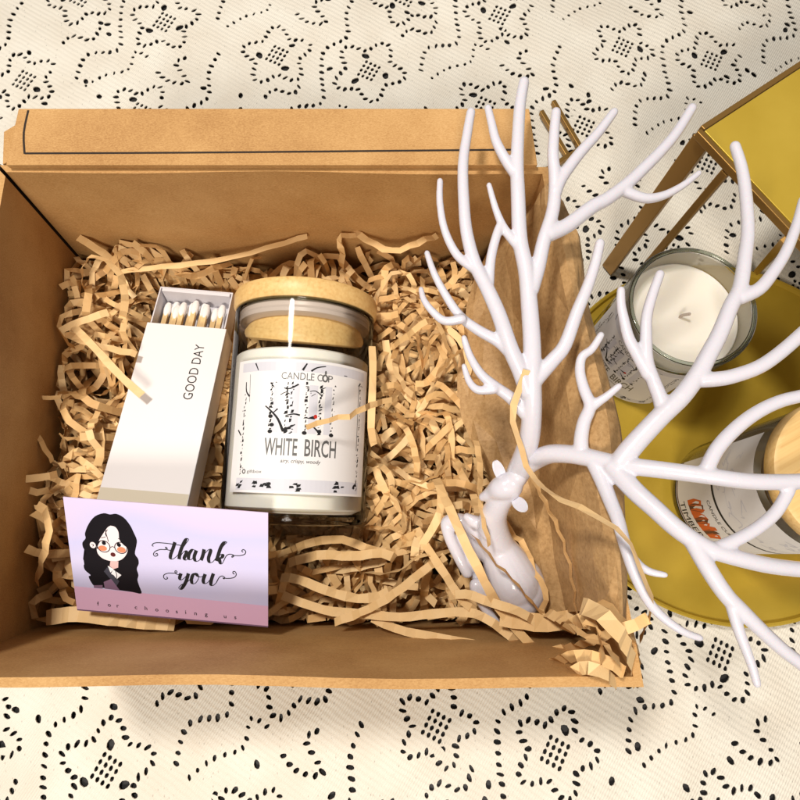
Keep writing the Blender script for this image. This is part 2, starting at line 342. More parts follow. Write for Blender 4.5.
# ================================================================== CARDBOARD BOX
H = 17.5
top = [(-19.1, 18.0), (6.9, 17.9), (9.25, -4.7), (-18.9, -4.7)]       # BL, BR, FR, FL at the rim (inner face)
bot = [(-20.1, 18.1), (6.9, 18.3), (9.3, -3.9), (-20.1, -3.9)]        # at the filling, 9.5 cm lower
flo = [(b[0] * 1 + (b[0] - t_[0]) * .3, b[1] + (b[1] - t_[1]) * .3) for t_, b in zip(top, bot)]
flo = [(-20.2, 18.1), (7.0, 18.2), (9.3, -3.8), (-20.2, -3.8)]
OUT = [(-1, 1), (1, 1), (1, -1), (-1, -1)]; th = .38
box = root('cardboard_box', 'open brown kraft cardboard gift box packed with shredded paper', 'box', (-5.5, 7, 0))
BO = (-5.5, 7, 0)
names = ['rear', 'right', 'front', 'left']
for i in range(4):
    j = (i + 1) % 4
    ring = lambda P_, k, z: (Vector((P_[k][0], P_[k][1], z)), Vector((P_[k][0] + OUT[k][0] * th, P_[k][1] + OUT[k][1] * th, z)))
    if i == 3: flo2, bot2, top2 = [[(p[0], p[1] - (.24 if k_ == 0 else 0)) for k_, p in enumerate(L_)] for L_ in (flo, bot, top)]
    else: flo2, bot2, top2 = flo, bot, top
    m = MB(); lv = [(flo2, 0.02), (bot2, 8), (top2, H)]; V = []
    # subdivided inner and outer faces with a slight warp
    nu, rows = 12, []
    for (P_, z) in lv:
        a, ao = ring(P_, i, z); b, bo = ring(P_, j, z)
        for u in range(nu + 1):
            s_ = u / nu; wv_ = .10 * math.sin(3.1 * s_ * 3 + i) * math.sin(math.pi * s_) * (1 if z else 0)
            ofs = (Vector((b.y - a.y, a.x - b.x, 0)).normalized()) * wv_
            V += [a.lerp(b, s_) + ofs, ao.lerp(bo, s_) + ofs]
    W_ = 2 * (nu + 1)
    F = []
    for r in range(2):
        for u in range(nu):
            k = r * W_ + 2 * u
            F += [(k, k + 2, k + 2 + W_, k + W_), (k + 1, k + 1 + W_, k + 3 + W_, k + 3)]
    for u in range(nu): k = 2 * W_ + 2 * u; F += [(k, k + 2, k + 3, k + 1)]; F += [(2 * u, 2 * u + 1, 2 * u + 3, 2 * u + 2)]
    for r in range(2): k = r * W_; F += [(k, k + W_, k + W_ + 1, k + 1)]; k += 2 * nu; F += [(k, k + 1, k + W_ + 1, k + W_)]
    m.add(V, F); o = m.build('side_wall', 'board', box, BO, smooth=True)
m = MB(); m.hexa([Vector(p) for p in [(-20.60, 17.2, .1), (-20.60, 18.5, .1), (-20.75, 18.5, .1), (-20.75, 17.2, .1)]], [Vector(p) for p in [(-19.5, 17.2, H - .1), (-19.5, 18.5, H - .1), (-19.75, 18.5, H - .1), (-19.75, 17.2, H - .1)]]); m.build('corner_gap_shade', 'near_black', box, BO)  # near-black strip behind the corner gap; the gap's shade put into its colour
m = MB(); m.hexa([Vector((x, y, .05)) for x, y in flo[::-1]], [Vector((x, y, .35)) for x, y in flo[::-1]]); m.build('bottom_panel', 'board', box, BO)
# rear lid flap folded back and slightly down
def flap(xl0, xr0, y0, z0, xl1, xr1, y1, z1, name, tk=.34):
    m = MB(); n = Vector((0, z0 - z1, y1 - y0)).normalized()
    a = [Vector((xl0, y0, z0)), Vector((xr0, y0, z0)), Vector((xr1, y1, z1)), Vector((xl1, y1, z1))]
    m.hexa([p - n * tk for p in a], a); return m.build(name, 'board', box, BO, bevel=.05)
flap(-18.9, 6.6, 18.12, H + .39, -18.6, 6.3, 21.1, H + .62, 'lid_flap')
def flap_pt(u, v, lift):          # u in cm along x, v in cm away from the fold
    k = v / 2.71; return Vector((u, 18.42 + 2.68 * k, H + .414 + .206 * k + lift))
m = MB(); sl = lambda x, y, l: flap_pt(x, y, l)
stroke2d(m, [(-18.05, .30), (-10, .34), (0, .44), (5.9, .50)], .10, sl, .012, n=3); stroke2d(m, [(-18.05, .28), (-18.2, 1.4), (-18.1, 2.6)], .10, sl, .013, n=3)
m.build('flap_dark_lines', 'near_black', box, BO)  # thin dark strokes laid on top of the flap; nothing is cut
# corner tab folded outward at the rear left
m = MB(); m.hexa([Vector(p) for p in [(-19.4, 18.5, 17.1), (-18.75, 18.9, 17.1), (-18.8, 20.7, 17.3), (-19.7, 20.4, 17.0)]][::-1], [Vector(p) for p in [(-19.4, 18.5, 17.4), (-18.75, 18.9, 17.4), (-18.8, 20.7, 17.6), (-19.7, 20.4, 17.3)]][::-1])
m.build('corner_tab', 'board', box, BO)

# ================================================================== JARS
RJ = 3.85
def jar_fn(r):                      # s = arc length to the right of the label's middle, t = height; label faces local -Y
    return lambda s_, t_, l: Vector(((r + l) * math.sin(s_ / r), -(r + l) * math.cos(s_ / r), t_))
def glass_part(par, h, rim=False):
    g = MB(); g.lathe([(0, 0), (RJ - .45, 0), (RJ - .12, .08), (RJ, .35), (RJ, h - .06), (RJ - .06, h), (RJ - .16, h), (RJ - .2, h - .08)], 96)
    g.lathe([(RJ - .2, h - .08), (RJ - .22, .75), (RJ - .6, .55), (0, .5)], 96)
    return g.build('glass', 'glass', par, smooth=True)
def rim_part(par, h):
    tt = MB(); tt.lathe([(RJ - .21 + .13 * math.cos(a), h + .03 + .10 * math.sin(a)) for a in [i * math.pi / 5 for i in range(11)]], 96)
    t2 = MB(); t2.lathe([(RJ - .3 + .05 * math.cos(a), .48 + .05 * math.sin(a)) for a in [i * math.pi / 3 for i in range(7)]], 96)
    t2.build('base_ring', 'glass_thick', par, smooth=True)
    return tt.build('rim', 'glass_thick', par, smooth=True)
def wax_part(par, h0, h1):
    g = MB(); r = RJ - .24; g.lathe([(0, h0), (r - .5, h0), (r, h0 + .25), (r, h1 - .05), (r - .08, h1 + .03), (r - .3, h1 - .04), (r * .5, h1 - .10), (.6, h1 - .08), (0, h1 - .04)], 96)
    return g.build('wax', 'wax', par, smooth=True)
def curved_rect(s0, s1, t0, t1, fn, lift, mb, mi=0, n=28):
    vs = []
    for i in range(n + 1):
        s_ = s0 + (s1 - s0) * i / n; vs += [fn(s_, t0, lift), fn(s_, t1, lift)]
    mb.add(vs, [(2 * i, 2 * i + 2, 2 * i + 3, 2 * i + 1) for i in range(n)], mi)
def lid_part(par, h, bam, plug_tilt=0):
    L = MB(); r = 3.97
    L.lathe([(0, h + .05), (r - .5, h + .05), (r - .12, h + .08), (r, h + .25), (r + .02, h + .85), (r - .07, h + 1.05), (r - .3, h + 1.16), (0, h + 1.2)], 96)
    lid = L.build('lid', bam, par, smooth=True)
    s_ = MB(); s_.lathe([(3.0, h + .04), (3.5, h + .03), (RJ - .23, h - .15), (RJ - .3, h - .3), (RJ - .23, h - .45), (RJ - .3, h - .62), (3.3, h - .72), (2.8, h - .72)], 96); s_.build('silicone_seal', 'seal', lid, smooth=True)
    p = MB(); ti = math.tan(R(plug_tilt))
    p.lathe([(0, h - .5), (3.0, h - .55), (3.28, h - .95), (3.3, h - 1.15), (3.2, h - 1.35), (2.9, h - 1.45), (0, h - 1.48)], 96)
    for i, q in enumerate(p.v):
        if q.z < h - .8: q.z += -q.y * ti * .0 + (q.y * ti)
    p.build('plug', bam, lid, smooth=True); return lid
def tree_marks(mb, x, t0, t1, fn, seed, dens=1.0, w=.07):
    rnd = random.Random(seed); t_ = t0
    while t_ < t1:
        l = rnd.uniform(.04, .22); ww = w * rnd.uniform(.5, 1.7); dx = rnd.uniform(-.05, .05)
        poly2d(mb, [(x + dx - ww / 2 * rnd.uniform(.4, 1.6), t_), (x + dx + ww / 2 * rnd.uniform(.4, 1.4), t_ + l * .2), (x + dx + ww / 2, t_ + l), (x + dx - ww / 3, t_ + l * rnd.uniform(.6, 1))], fn, .024, 0)
        t_ += l + rnd.uniform(-.03, .12) / dens
        if rnd.random() < .35: q_ = x + rnd.uniform(-.16, .16); poly2d(mb, [(q_, t_), (q_ + rnd.uniform(.03, .12), t_ + .01), (q_ + .04, t_ + rnd.uniform(.04, .1))], fn, .0242, 0)
def birch_label(par, tb=1.55, ks=1.0):
    """label 8.4 cm round and 7.0 cm tall; tb = height of its lower edge"""
    r = RJ; f0 = jar_fn(r); fn = lambda s_, t_, l: f0(s_, tb + (t_ - tb) * ks, l); lb = MB(); curved_rect(-3.95, 3.95, tb, tb + 7.1, fn, .018, lb); lab = lb.build('label', 'label', par, smooth=True)
    g = MB()
    curved_rect(-3.6, 3.55, tb + 6.45, tb + 6.95, fn, .0205, g); curved_rect(-3.45, 3.45, tb + .12, tb + .75, fn, .0205, g)
    for a, b in ((-1.55, -1.2), (-.72, -.28), (.2, .62), (1.0, 1.35)): curved_rect(a, b, tb + 3.15, tb + 5.75, fn, .0205, g, n=4)
    g.build('pale_trunks', 'label_tint', lab)
    k = MB()
    # CANDLE CUP with a drop in place of the U
    text2d(k, 'CANDLE C', .40, fn, .024, origin=(-1.22, tb + 6.0), width=2.02); text2d(k, 'P', .40, fn, .024, origin=(1.10, tb + 6.0), width=.25)
    ring2d(k, (.94, tb + 6.19), .12, .17, .09, fn, .024); disc2d(k, (.96, tb + 6.50), .055, .11, fn, .024)
    # WHITE BIRCH in tall narrow capitals, tagline, small mark
    text2d(k, 'WHITE', .92, fn, .024, weight=.012, origin=(-1.85, tb + 1.98), width=1.62); text2d(k, 'BIRCH', .92, fn, .024, weight=.012, origin=(.12, tb + 1.98), width=1.62)
    text2d(k, 'airy, crispy, woody', .20, fn, .024, origin=(-1.0, tb + 1.60), width=1.95, shear=.2, weight=.01)
    text2d(k, 'giftbox', .17, fn, .024, origin=(-2.75, tb + 1.02), width=.85)
    ring2d(k, (-2.95, tb + 1.09), .09, .10, .06, fn, .024)
    k.build('lettering', 'grey_ink', lab)
    a = MB(); st = lambda pts, w0, w1=None: stroke2d(a, pts, w0, fn, .025, 0, w1=w1, n=3)
    y = tb + 3.1
    for i, (x, d) in enumerate(((-1.66, 1.3), (-.85, 1), (-.62, .8), (.08, 1.2), (.76, 1.1), (1.42, .7))): tree_marks(a, x, y, y + 2.65, fn, i + 1, d, .10 if i != 5 else .05)
    for i, (x, t_) in enumerate(((-1.62, .1), (-1.55, .45), (-1.64, .9), (-.86, .15), (.06, .08), (.78, .2), (1.42, .06))): disc2d(a, (x, y + t_), .12, .10, fn, .026)
    st([(-1.95, y + 1.45), (-1.6, y + 1.15), (-1.25, y + .75), (-1.0, y + .2)], .06, .14); st([(-1.3, y + 1.3), (-1.55, y + 1.05)], .08, .04)
    st([(-1.05, y + .15), (-.7, y + .32), (-.4, y + .5)], .16, .05); st([(-1.05, y + 2.42), (-.75, y + 2.4), (-.35, y + 2.65)], .05, .09); st([(-1.75, y + 2.7), (-1.55, y + 2.45)], .08, .03)
    st([(-1.2, y + 2.05), (-.95, y + 2.2), (-.75, y + 2.1)], .04); st([(.2, y + 2.3), (.5, y + 2.35), (.85, y + 2.1)], .03, .07); st([(.3, y + 2.05), (.5, y + 2.2)], .03); st([(.75, y + 2.45), (1.0, y + 2.6)], .07, .03)
    st([(-.9, y + .95), (-.5, y + 1.05), (-.2, y + 1.0)], .05, .1); st([(.35, y + .55), (.62, y + .3), (.8, y + .12)], .05, .13)
    poly2d(a, [(.14, y + .85), (.52, y + .83), (.62, y + 1.0), (.42, y + 1.0)], fn, .026)
    # jagged side lines and the broken band below
    for x, s_ in ((-3.42, 21), (-2.95, 22)): pass
    tree_marks(a, -3.22, tb + .9, tb + 4.9, fn, 31, .8, .07); tree_marks(a, 3.28, tb + .3, tb + 6.2, fn, 32, .7, .06); st([(-2.92, tb + 4.8), (-3.0, tb + 6.3)], .02); st([(3.15, tb + 2.5), (3.12, tb + 6.2)], .03)
    st([(-3.25, tb + 5.9), (-3.2, tb + 5.4), (-2.95, tb + 5.1)], .05, .1); st([(-3.6, tb + 3.3), (-3.35, tb + 3.0)], .08); st([(-2.7, tb + 6.9), (-2.5, tb + 6.5)], .08, .05); st([(-.2, tb + 6.52), (0, tb + 6.9)], .12, .07); st([(.22, tb + 6.5), (.5, tb + 6.72), (.95, tb + 6.85)], .10, .05)
    st([(2.0, tb + 6.5), (2.2, tb + 6.5)], .04); st([(3.1, tb + 6.1), (3.25, tb + 6.3)], .08)
    for (x0, x1, s_) in ((-3.35, -2.9, 1), (-2.45, -1.05, 2), (-.45, -.05, 3), (1.7, 2.25, 4), (3.0, 3.3, 5)):
        rnd = random.Random(s_ * 9)
        for q in range(int(3 + (x1 - x0) * 6)):
            x = rnd.uniform(x0, x1); yy = tb + rnd.uniform(.18, .65); poly2d(a, [(x - rnd.uniform(.05, .16), yy - rnd.uniform(.02, .1)), (x + rnd.uniform(.05, .16), yy - rnd.uniform(0, .08)), (x + rnd.uniform(.04, .16), yy + rnd.uniform(.03, .12)), (x - rnd.uniform(.02, .1), yy + rnd.uniform(.02, .12))], fn, .0255 + q * 1e-4)
    a.build('birch_picture', 'ink', lab)
    b = MB(); disc2d(b, (.56, y + .98), .09, .11, fn, .0275); b.build('red_bird', 'bird_red', lab)
    return lab

# jar lying on the shredded paper
B0, B1 = pix(293, 523, 10.2), pix(306, 319, 11.1)
d = (B1 - B0).normalized(); up = (CAM - (B0 + B1) / 2).normalized(); yl = -(up - d * up.dot(d)).normalized(); xl = yl.cross(d)
yaw = R(3); mw = Matrix((xl, yl, d)).transposed().to_4x4() @ Matrix.Rotation(yaw, 4, 'Z'); JM = mw.copy(); mw.translation = B0 * S
LJ = (B1 - B0).length
jar = root('jar_candle', 'lying glass jar candle with bamboo lid and white birch label', 'candle', mw=mw)
glass_part(jar, LJ); rim_part(jar, LJ - .0); wax_part(jar, .55, LJ - 2.55); lid_part(jar, LJ, 'bamboo', 14); birch_label(jar, 1.5, .93)

def upright(name, label, x, y, z, deg):
    m_ = Matrix.Rotation(R(deg), 4, 'Z'); m_.translation = Vector((x, y, z)) * S
    return root(name, label, 'candle', mw=m_)
DZ = .75
j1 = upright('jar_candle', 'open white jar candle with bare wick standing on the round gold tray', 17.35, 14.3, DZ, -52)
glass_part(j1, 8.9); rim_part(j1, 8.9); wax_part(j1, .55, 7.2)
rf_ = MB(); rf_.lathe([(RJ - .235, 7.2), (RJ - .225, 8.6)], 96); rf_.build('reflection_film', 'film', j1, smooth=True)  # sleeve added inside the glass wall to imitate its reflections
wk = MB(); wk.add([], []); pw = [Vector((0, 0, 7.0)), Vector((.03, .02, 7.5)), Vector((.25, .15, 7.95))]
for a_, b_ in zip(pw[:-1], pw[1:]): wk.bar(a_, b_ + (b_ - a_) * .06, .16, .14)
wk.build('wick', 'wick', j1, bevel=.03)
birch_label(j1, .35)
j2 = upright('jar_candle', 'upright jar candle with striped bamboo lid and orange pictured label', 22.6, 3.9, DZ, -62)
glass_part(j2, 11.3); wax_part(j2, .55, 6.3); lid_part(j2, 11.3, 'bamboo_turned')
fn = jar_fn(RJ); lb = MB(); curved_rect(-4.2, 4.2, .75, 6.0, fn, .018, lb); curved_rect(-4.6, 4.6, 6.0, 10.4, fn, .016, lb); lab = lb.build('label', 'label', j2, smooth=True)
k = MB(); curved_rect(-4.2, 4.2, 5.72, 5.95, fn, .024, k); curved_rect(-4.2, 4.2, .75, .92, fn, .024, k); curved_rect(-3.9, -3.2, .92, 1.5, fn, .0235, k, n=4)
text2d(k, 'CANDLE CUP', .36, fn, .026, origin=(-1.2, 4.85), width=2.5); text2d(k, 'TIMBER', .72, fn, .026, origin=(-1.4, 1.25), width=2.6); k.build('lettering', 'ink', lab)
k = MB(); rnd = random.Random(4)
for i in range(26):
    x, y = rnd.uniform(-3.6, 3.6), rnd.uniform(6.3, 9.8); stroke2d(k, [(x, y), (x + rnd.uniform(-.4, .4), y + .3), (x + rnd.uniform(-.7, .7), y + rnd.uniform(.1, .8)), (x + rnd.uniform(-.9, .9), y + rnd.uniform(-.2, .6))], rnd.uniform(.03, .09), fn, .022, n=4)
k.build('floral_print', 'label_tint', lab)
k = MB(); curved_rect(-4.2, 4.2, 1.0, 1.14, fn, .0235, k); k.build('lower_band', 'brown_print', lab)
k = MB(); rnd = random.Random(5)
for i in range(9):
    x = -1.3 + i * .3; poly2d(k, [(x - .12, 2.4), (x + .22, 2.35), (x + .3 + rnd.uniform(-.1, .2), 3.4 + rnd.uniform(0, .8)), (x + .05, 4.1 + rnd.uniform(-.3, .2)), (x - .15, 3.3)], fn, .0235 + i * 2e-4, i % 3 != 1)
k.build('autumn_picture', ['brown_print', 'orange_print'], lab)

# ================================================================== MATCHBOX
TLp, TRp, BLp, BRp = pix(150, 317, 9.4), pix(224, 334, 9.4), pix(97, 502, 11.45), pix(184, 515, 11.45)
yd = ((TLp + TRp) / 2 - (BLp + BRp) / 2); LM = yd.length; yd.normalize(); xd = (TRp - TLp); xd = (xd - yd * xd.dot(yd)).normalized(); zd = xd.cross(yd); WM = 4.7; TM = 1.7
mc = (BLp + BRp) / 2 - xd * WM / 2
MM = Matrix((xd, yd, zd)).transposed().to_4x4(); mw = MM.copy(); mw.translation = mc * S
mbx = root('matchbox', 'half open white matchbox lying on the shredded paper beside the jar', 'matchbox', mw=mw)
m = MB(); e = .07
m.box((0, 0, -e), (WM, LM, 0)); m.box((0, 0, -TM), (WM, LM, -TM + e)); m.box((0, .001, -TM + e), (e, LM - .001, -e)); m.box((WM - e, .001, -TM + e), (WM, LM - .001, -e))
slv = m.build('sleeve', 'white_card', mbx, bevel=.03)
k = MB(); pl = lambda x, y, l: Vector((x, y, l))
text2d(k, 'GOOD DAY', .56, lambda x, y, l: Vector((3.66 - y, x, l)), .006, origin=(LM - 4.75, 0), width=3.55); k.build('lettering', 'ink', slv)
k = MB(); k.box((.03, .0, .002), (WM - .03, .95, .008)); k.build('striking_strip', 'beige', mbx)
m = MB(); y0, y1 = LM - 7, LM + 2.65; a, b = .12, WM - .12; zb, zt = -TM + .1, -.12; tt = .08
m.box((a, y0, zb), (b, y1, zb + tt)); m.box((a, y0, zb + tt), (a + tt, y1 - tt, zt)); m.box((b - tt, y0, zb + tt), (b, y1 - tt, zt)); m.box((a, y1 - tt, zb + tt), (b, y1, zt)); m.box((a + .16, y1 - .32, zb + tt), (b - .16, y1 - tt - .01, zt + .03))
m.build('tray', 'matte_white', mbx, bevel=.025)
heads = [(.52, .95, 0), (1.0, 1.05, 0), (1.28, .55, 1), (1.62, .8, 1), (1.98, 1.05, 0), (2.32, 1.0, 1), (2.72, 1.1, 0), (3.02, .8, 1), (3.48, .8, 0), (3.98, .85, 1)]
ordn = ['leftmost', 'second from left', 'third from left', 'fourth from left', 'fifth from left', 'sixth from left', 'seventh from left', 'third from right', 'second from right', 'rightmost']
for i, (x, yy, lay) in enumerate(heads):
    z0 = zb + tt + .30 + lay * .42 + .0; r_ = random.uniform(-.02, .02)
    q = mw.copy(); q.translation = (mc + xd * x + yd * (LM + yy - .30) + zd * (z0)) * S
    ms = root('matchstick', 'white tipped wooden matchstick, %s in the open matchbox' % ordn[i], 'matchstick', mw=q, group='matchsticks in the matchbox')
    m = MB(); m.box((-.15, -3.6, 0), (.15, 1.0, .28)); m.build('stick', 'wood_match', ms, bevel=.02)
    m = MB(); n_ = 10; pr = [(0, .38), (.14, .40), (.21, .62), (.25, .92), (.23, 1.2), (.14, 1.42), (0, 1.48)]
    vs = [(r * math.cos(2 * math.pi * i_ / n_), yy_, .13 + r * math.sin(2 * math.pi * i_ / n_)) for i_ in range(n_) for r, yy_ in [(a_, b_ ) for a_, b_ in pr]]
    kk = len(pr); m.add(vs, [(i_ * kk + j_, ((i_ + 1) % n_) * kk + j_, ((i_ + 1) % n_) * kk + j_ + 1, i_ * kk + j_ + 1) for i_ in range(n_) for j_ in range(kk - 1)]); m.build('head', 'match_head', ms, smooth=True)

# ================================================================== THANK YOU CARD
cTL, cTR, cBR, cBL = pix(63, 497, 14.4), pix(268, 513, 15.0), pix(268, 626, 11.6), pix(77, 609, 11.1)
cx = (cTR - cTL + cBR - cBL).normalized(); cyv = (cTL - cBL + cTR - cBR); cyv = (cyv - cx * cyv.dot(cx)).normalized(); czv = cx.cross(cyv)
cO = (cTL + cTR + cBL + cBR) / 4; CMt = Matrix((cx, cyv, czv)).transposed().to_4x4(); mw = CMt.copy(); mw.translation = cO * S
card = root('thank_you_card', 'lilac and pink thank you card with long haired girl drawing', 'card', mw=mw)
def cl(u, v):                       # photo point -> card plane
    dd = ray(u, v); k_ = (cO - CAM).dot(czv) / dd.dot(czv); p = CAM + dd * k_ - cO; return (p.dot(cx), p.dot(cyv))
cor = [cl(63, 497), cl(268, 513), cl(268, 626), cl(77, 609)]
m = MB(); hh = [Vector((x, y, 0)) for x, y in cor][::-1]; m.hexa([p - Vector((0, 0, .05)) for p in hh], hh); m.build('card_stock', 'card_wash', card)
F0 = lambda x, y, l: Vector((x, y, l))
CL = lambda pts, ox=0, oy=0, k_=1: [cl(ox + a * k_, oy + b * k_) for a, b in pts]
m = MB(); poly2d(m, CL([(74.1, 586.0), (268, 606), (268, 625.9), (77, 608.9)][::-1]), F0, .004); m.build('pink_band', 'card_pink', card)
m = MB(); poly2d(m, CL([(77, 608.7), (268, 625.7), (268, 627.4), (77.2, 610.4)]), F0, -.002); m.build('lower_edge', 'mauve_print', card)
# brush lettering, drawn in the zoomed frame of the words
TK = lambda pts: CL(pts, 145, 530, .1375)
m = MB(); PEN = (.035, .17)
def br(*pts): stroke2d(m, TK(pts), .05, F0, .006 + .0006 * len(m.f) / 60, pen=PEN)
def hair(*pts): stroke2d(m, TK(pts), .045, F0, .006)
br((218, 88), (205, 130), (188, 175), (186, 205), (205, 210), (232, 190))                                   # t
br((232, 190), (262, 150), (300, 95), (318, 68), (300, 66), (275, 110), (255, 165), (248, 212))            # h
br((252, 205), (275, 165), (298, 150), (300, 170), (285, 205), (300, 218), (325, 195))
br((365, 150), (345, 142), (320, 175), (318, 210), (340, 212), (362, 175), (372, 148)); br((374, 148), (358, 195), (368, 225), (392, 222), (412, 195))   # a
br((430, 140), (422, 180), (408, 220)); br((412, 212), (440, 165), (468, 140), (478, 150), (462, 205), (470, 235), (492, 232), (515, 205))               # n
br((515, 205), (545, 150), (580, 105), (596, 88), (575, 90), (550, 130), (530, 190), (520, 225)); br((525, 215), (548, 180), (566, 178), (560, 198), (540, 206)); br((540, 206), (548, 240), (560, 245), (572, 225))   # k
br((262, 315), (252, 350), (265, 362), (290, 345), (312, 318)); br((316, 315), (300, 370), (278, 410), (258, 430), (246, 418), (270, 395), (310, 375), (340, 345))     # y
br((372, 315), (350, 325), (338, 360), (345, 388), (368, 385), (390, 350), (385, 320), (372, 316), (385, 335), (410, 340), (435, 325))                 # o
br((438, 320), (424, 365), (432, 388), (455, 382), (480, 350), (496, 318)); br((498, 316), (482, 365), (480, 400), (500, 400), (520, 380))         # u
hair((262, 112), (200, 102), (140, 95), (90, 92), (62, 98), (52, 112), (62, 118)); hair((185, 148), (160, 142), (150, 130), (152, 124), (162, 134), (150, 142), (110, 142), (75, 155), (62, 175), (72, 190), (92, 184), (88, 170), (76, 176))
hair((572, 225), (590, 190), (612, 176), (640, 180), (645, 192), (632, 198), (640, 186), (690, 186), (725, 176), (732, 155), (716, 142), (704, 152), (714, 162))
hair((250, 325), (225, 318), (218, 300), (228, 296), (232, 308), (215, 314), (170, 314), (140, 325), (136, 345), (150, 358), (165, 350), (155, 340))
hair((520, 380), (540, 345), (562, 334), (580, 345), (575, 355), (568, 348), (600, 352), (645, 346), (664, 325), (655, 302), (640, 304), (642, 318), (652, 318))
m.build('brush_lettering', 'ink', card)
m = MB()
for ch, u, v in [('f', 99, 605.5), ('o', 109.5, 606.5), ('r', 118.5, 607.5), ('c', 136.5, 609), ('h', 146.5, 610), ('o', 157, 611.2), ('o', 167.5, 612.2), ('s', 177.5, 613.2), ('i', 187, 614), ('n', 196, 615), ('g', 206.5, 616), ('u', 225.5, 618), ('s', 236, 619)]:
    a, b = cl(u, v); text2d(m, ch, .235, F0, .008, origin=(a - .08, b), weight=.012)
m.build('small_lettering', 'ink', card)
PK = lambda pts: CL(pts, 70, 505, .125)
girl = MB()
MI = dict(hair=0, skin=1, blush=2, mouth=3, jacket=4, mauve=5, white=6, neck=7)
def pp(n_, pts, l): poly2d(girl, PK(pts)[::-1], F0, l, MI[n_])
hairpts = catmull([(215, 655), (190, 645), (160, 600), (150, 570), (165, 560), (120, 520), (110, 480), (125, 465), (105, 430), (130, 385), (105, 340), (100, 300), (125, 265), (120, 225), (150, 150), (200, 90), (270, 65), (320, 75), (370, 70), (430, 100), (480, 160), (510, 220), (535, 280), (530, 330), (520, 390), (545, 430), (550, 470), (535, 510), (548, 560), (540, 600), (555, 650), (572, 708), (495, 695), (400, 682)], 3)
pp('hair', hairpts, .006)
pp('mauve', [(190, 642), (262, 640), (260, 668), (192, 662)], .008)
pp('skin', catmull([(325, 165), (300, 180), (262, 235), (235, 280), (215, 330), (222, 385), (260, 425), (310, 444), (360, 450), (410, 437), (448, 400), (462, 350), (425, 315), (395, 275), (388, 215), (362, 175), (325, 165)], 3)[:-1], .008)
disc2d(girl, cl(70 + 183 * .125, 505 + 320 * .125), .15, .17, F0, .008, 1)
pp('neck', [(325, 446), (388, 450), (386, 500), (350, 512), (318, 488)], .009)
pp('jacket', [(272, 530), (300, 495), (395, 610), (372, 650), (330, 600)], .0085); pp('mauve', [(270, 615), (330, 590), (400, 683), (280, 668)], .009); pp('white', [(302, 484), (325, 540), (350, 512)], .010); pp('white', [(345, 515), (412, 560), (375, 592), (350, 560), (330, 550)], .010)
def dd_(n_, x, y, rx, ry, l): disc2d(girl, cl(70 + x * .125, 505 + y * .125), rx, ry, F0, l, MI[n_])
dd_('blush', 262, 345, .22, .15, .010); dd_('blush', 412, 358, .22, .16, .010)
dd_('hair', 272, 303, .105, .115, .012); dd_('hair', 392, 318, .105, .115, .012); dd_('mouth', 345, 396, .13, .12, .012)
for x, y, r_ in ((270, 330, .32), (408, 342, .31)): ring2d(girl, cl(70 + x * .125, 505 + y * .125), r_, r_, .045, F0, .013, 0)
for ln in ([(325, 338), (342, 332), (358, 340)], [(283, 188), (290, 230), (300, 262), (308, 292)], [(300, 195), (285, 225), (292, 250)], [(240, 290), (222, 320), (218, 350)], [(172, 312), (190, 318), (182, 330)], [(360, 515), (375, 560), (370, 600)], [(250, 262), (285, 255)], [(385, 268), (402, 272)]): stroke2d(girl, PK(ln), .035, F0, .013, 0)
girl.build('girl_drawing', ['hair_print', 'skin_print', 'blush_print', 'mouth_print', 'jacket_print', 'mauve_print', 'white_print', 'neck_print'], card)

# ================================================================== SHREDDED PAPER
def strip(mb, pts, wd, rnd, roll=0.0, crimp=.07, tint=.5, mi=0, rollf=None):
    """crinkled ribbon through pts (cm); folds every other point"""
    n = len(pts); vs = []; 
    for i, p in enumerate(pts):
        t_ = (pts[min(i + 1, n - 1)] - pts[max(i - 1, 0)]).normalized(); side = t_.cross(Vector((0, 0, 1)))
        if side.length < .05: side = Vector((1, 0, 0))
        side.normalize(); nn_ = side.cross(t_)
        rl = roll + (rollf(i / (n - 1)) if rollf else 0) + rnd.uniform(-.12, .12)
        sd = side * math.cos(rl) + nn_ * math.sin(rl); nm = nn_ * math.cos(rl) - side * math.sin(rl)
        q = p + nm * crimp * (1 if i % 2 else -1)
        wj = wd * rnd.uniform(.93, 1.05); vs += [q + sd * wj / 2, q - sd * wj / 2]
    mb.add(vs, [(2 * i, 2 * i + 2, 2 * i + 3, 2 * i + 1) for i in range(n - 1)], mi, tint)
def hollow(x, y):                    # height of the filling
    z = 8.9 + .8 * math.sin(x * .55 + 1) * math.cos(y * .5) + .5 * math.sin(x * 1.3 + y * .9)
    z += 1.3 * math.exp(-((x + 16.5) ** 2 + (y - 15) ** 2) / 14) + 1.2 * math.exp(-((x - 1.5) ** 2 + (y - 13.5) ** 2) / 18) + .9 * math.exp(-((x + 17.5) ** 2 + (y - 4) ** 2) / 20)
    z -= 1.2 * smoothstep(2.0, -3.2, y) * (1 if x > -11 else .3)
    z -= 1.2 * smoothstep(3.5, 7, x)
    return z
JR = JM.inverted(); MR = MM.inverted(); CR = CMt.inverted()
def ceil_z(p):
    """highest a paper strip may lie under the jar, the matchbox, the card and the deer"""
    z = 99
    q = JR @ (p - B0)
    if -1.0 < q.z < LJ + 1.8:
        ax = B0 + d * q.z; o_ = Vector((p.x - ax.x, p.y - ax.y)); hd = abs((p - ax).dot(xl)); r_ = 4.3
        if hd < r_: z = min(z, ax.z - math.sqrt(r_ * r_ - hd * hd) - .05)
    q = MR @ (p - mc)
    if -.5 < q.x < WM + .5 and -.6 < q.y < LM + 3.1: z = min(z, p.z - q.z - TM - .15)
    q = CR @ (p - cO)
    if abs(q.x) < 5.6 and abs(q.y) < 3.9: z = min(z, p.z - q.z - .4)
    return z
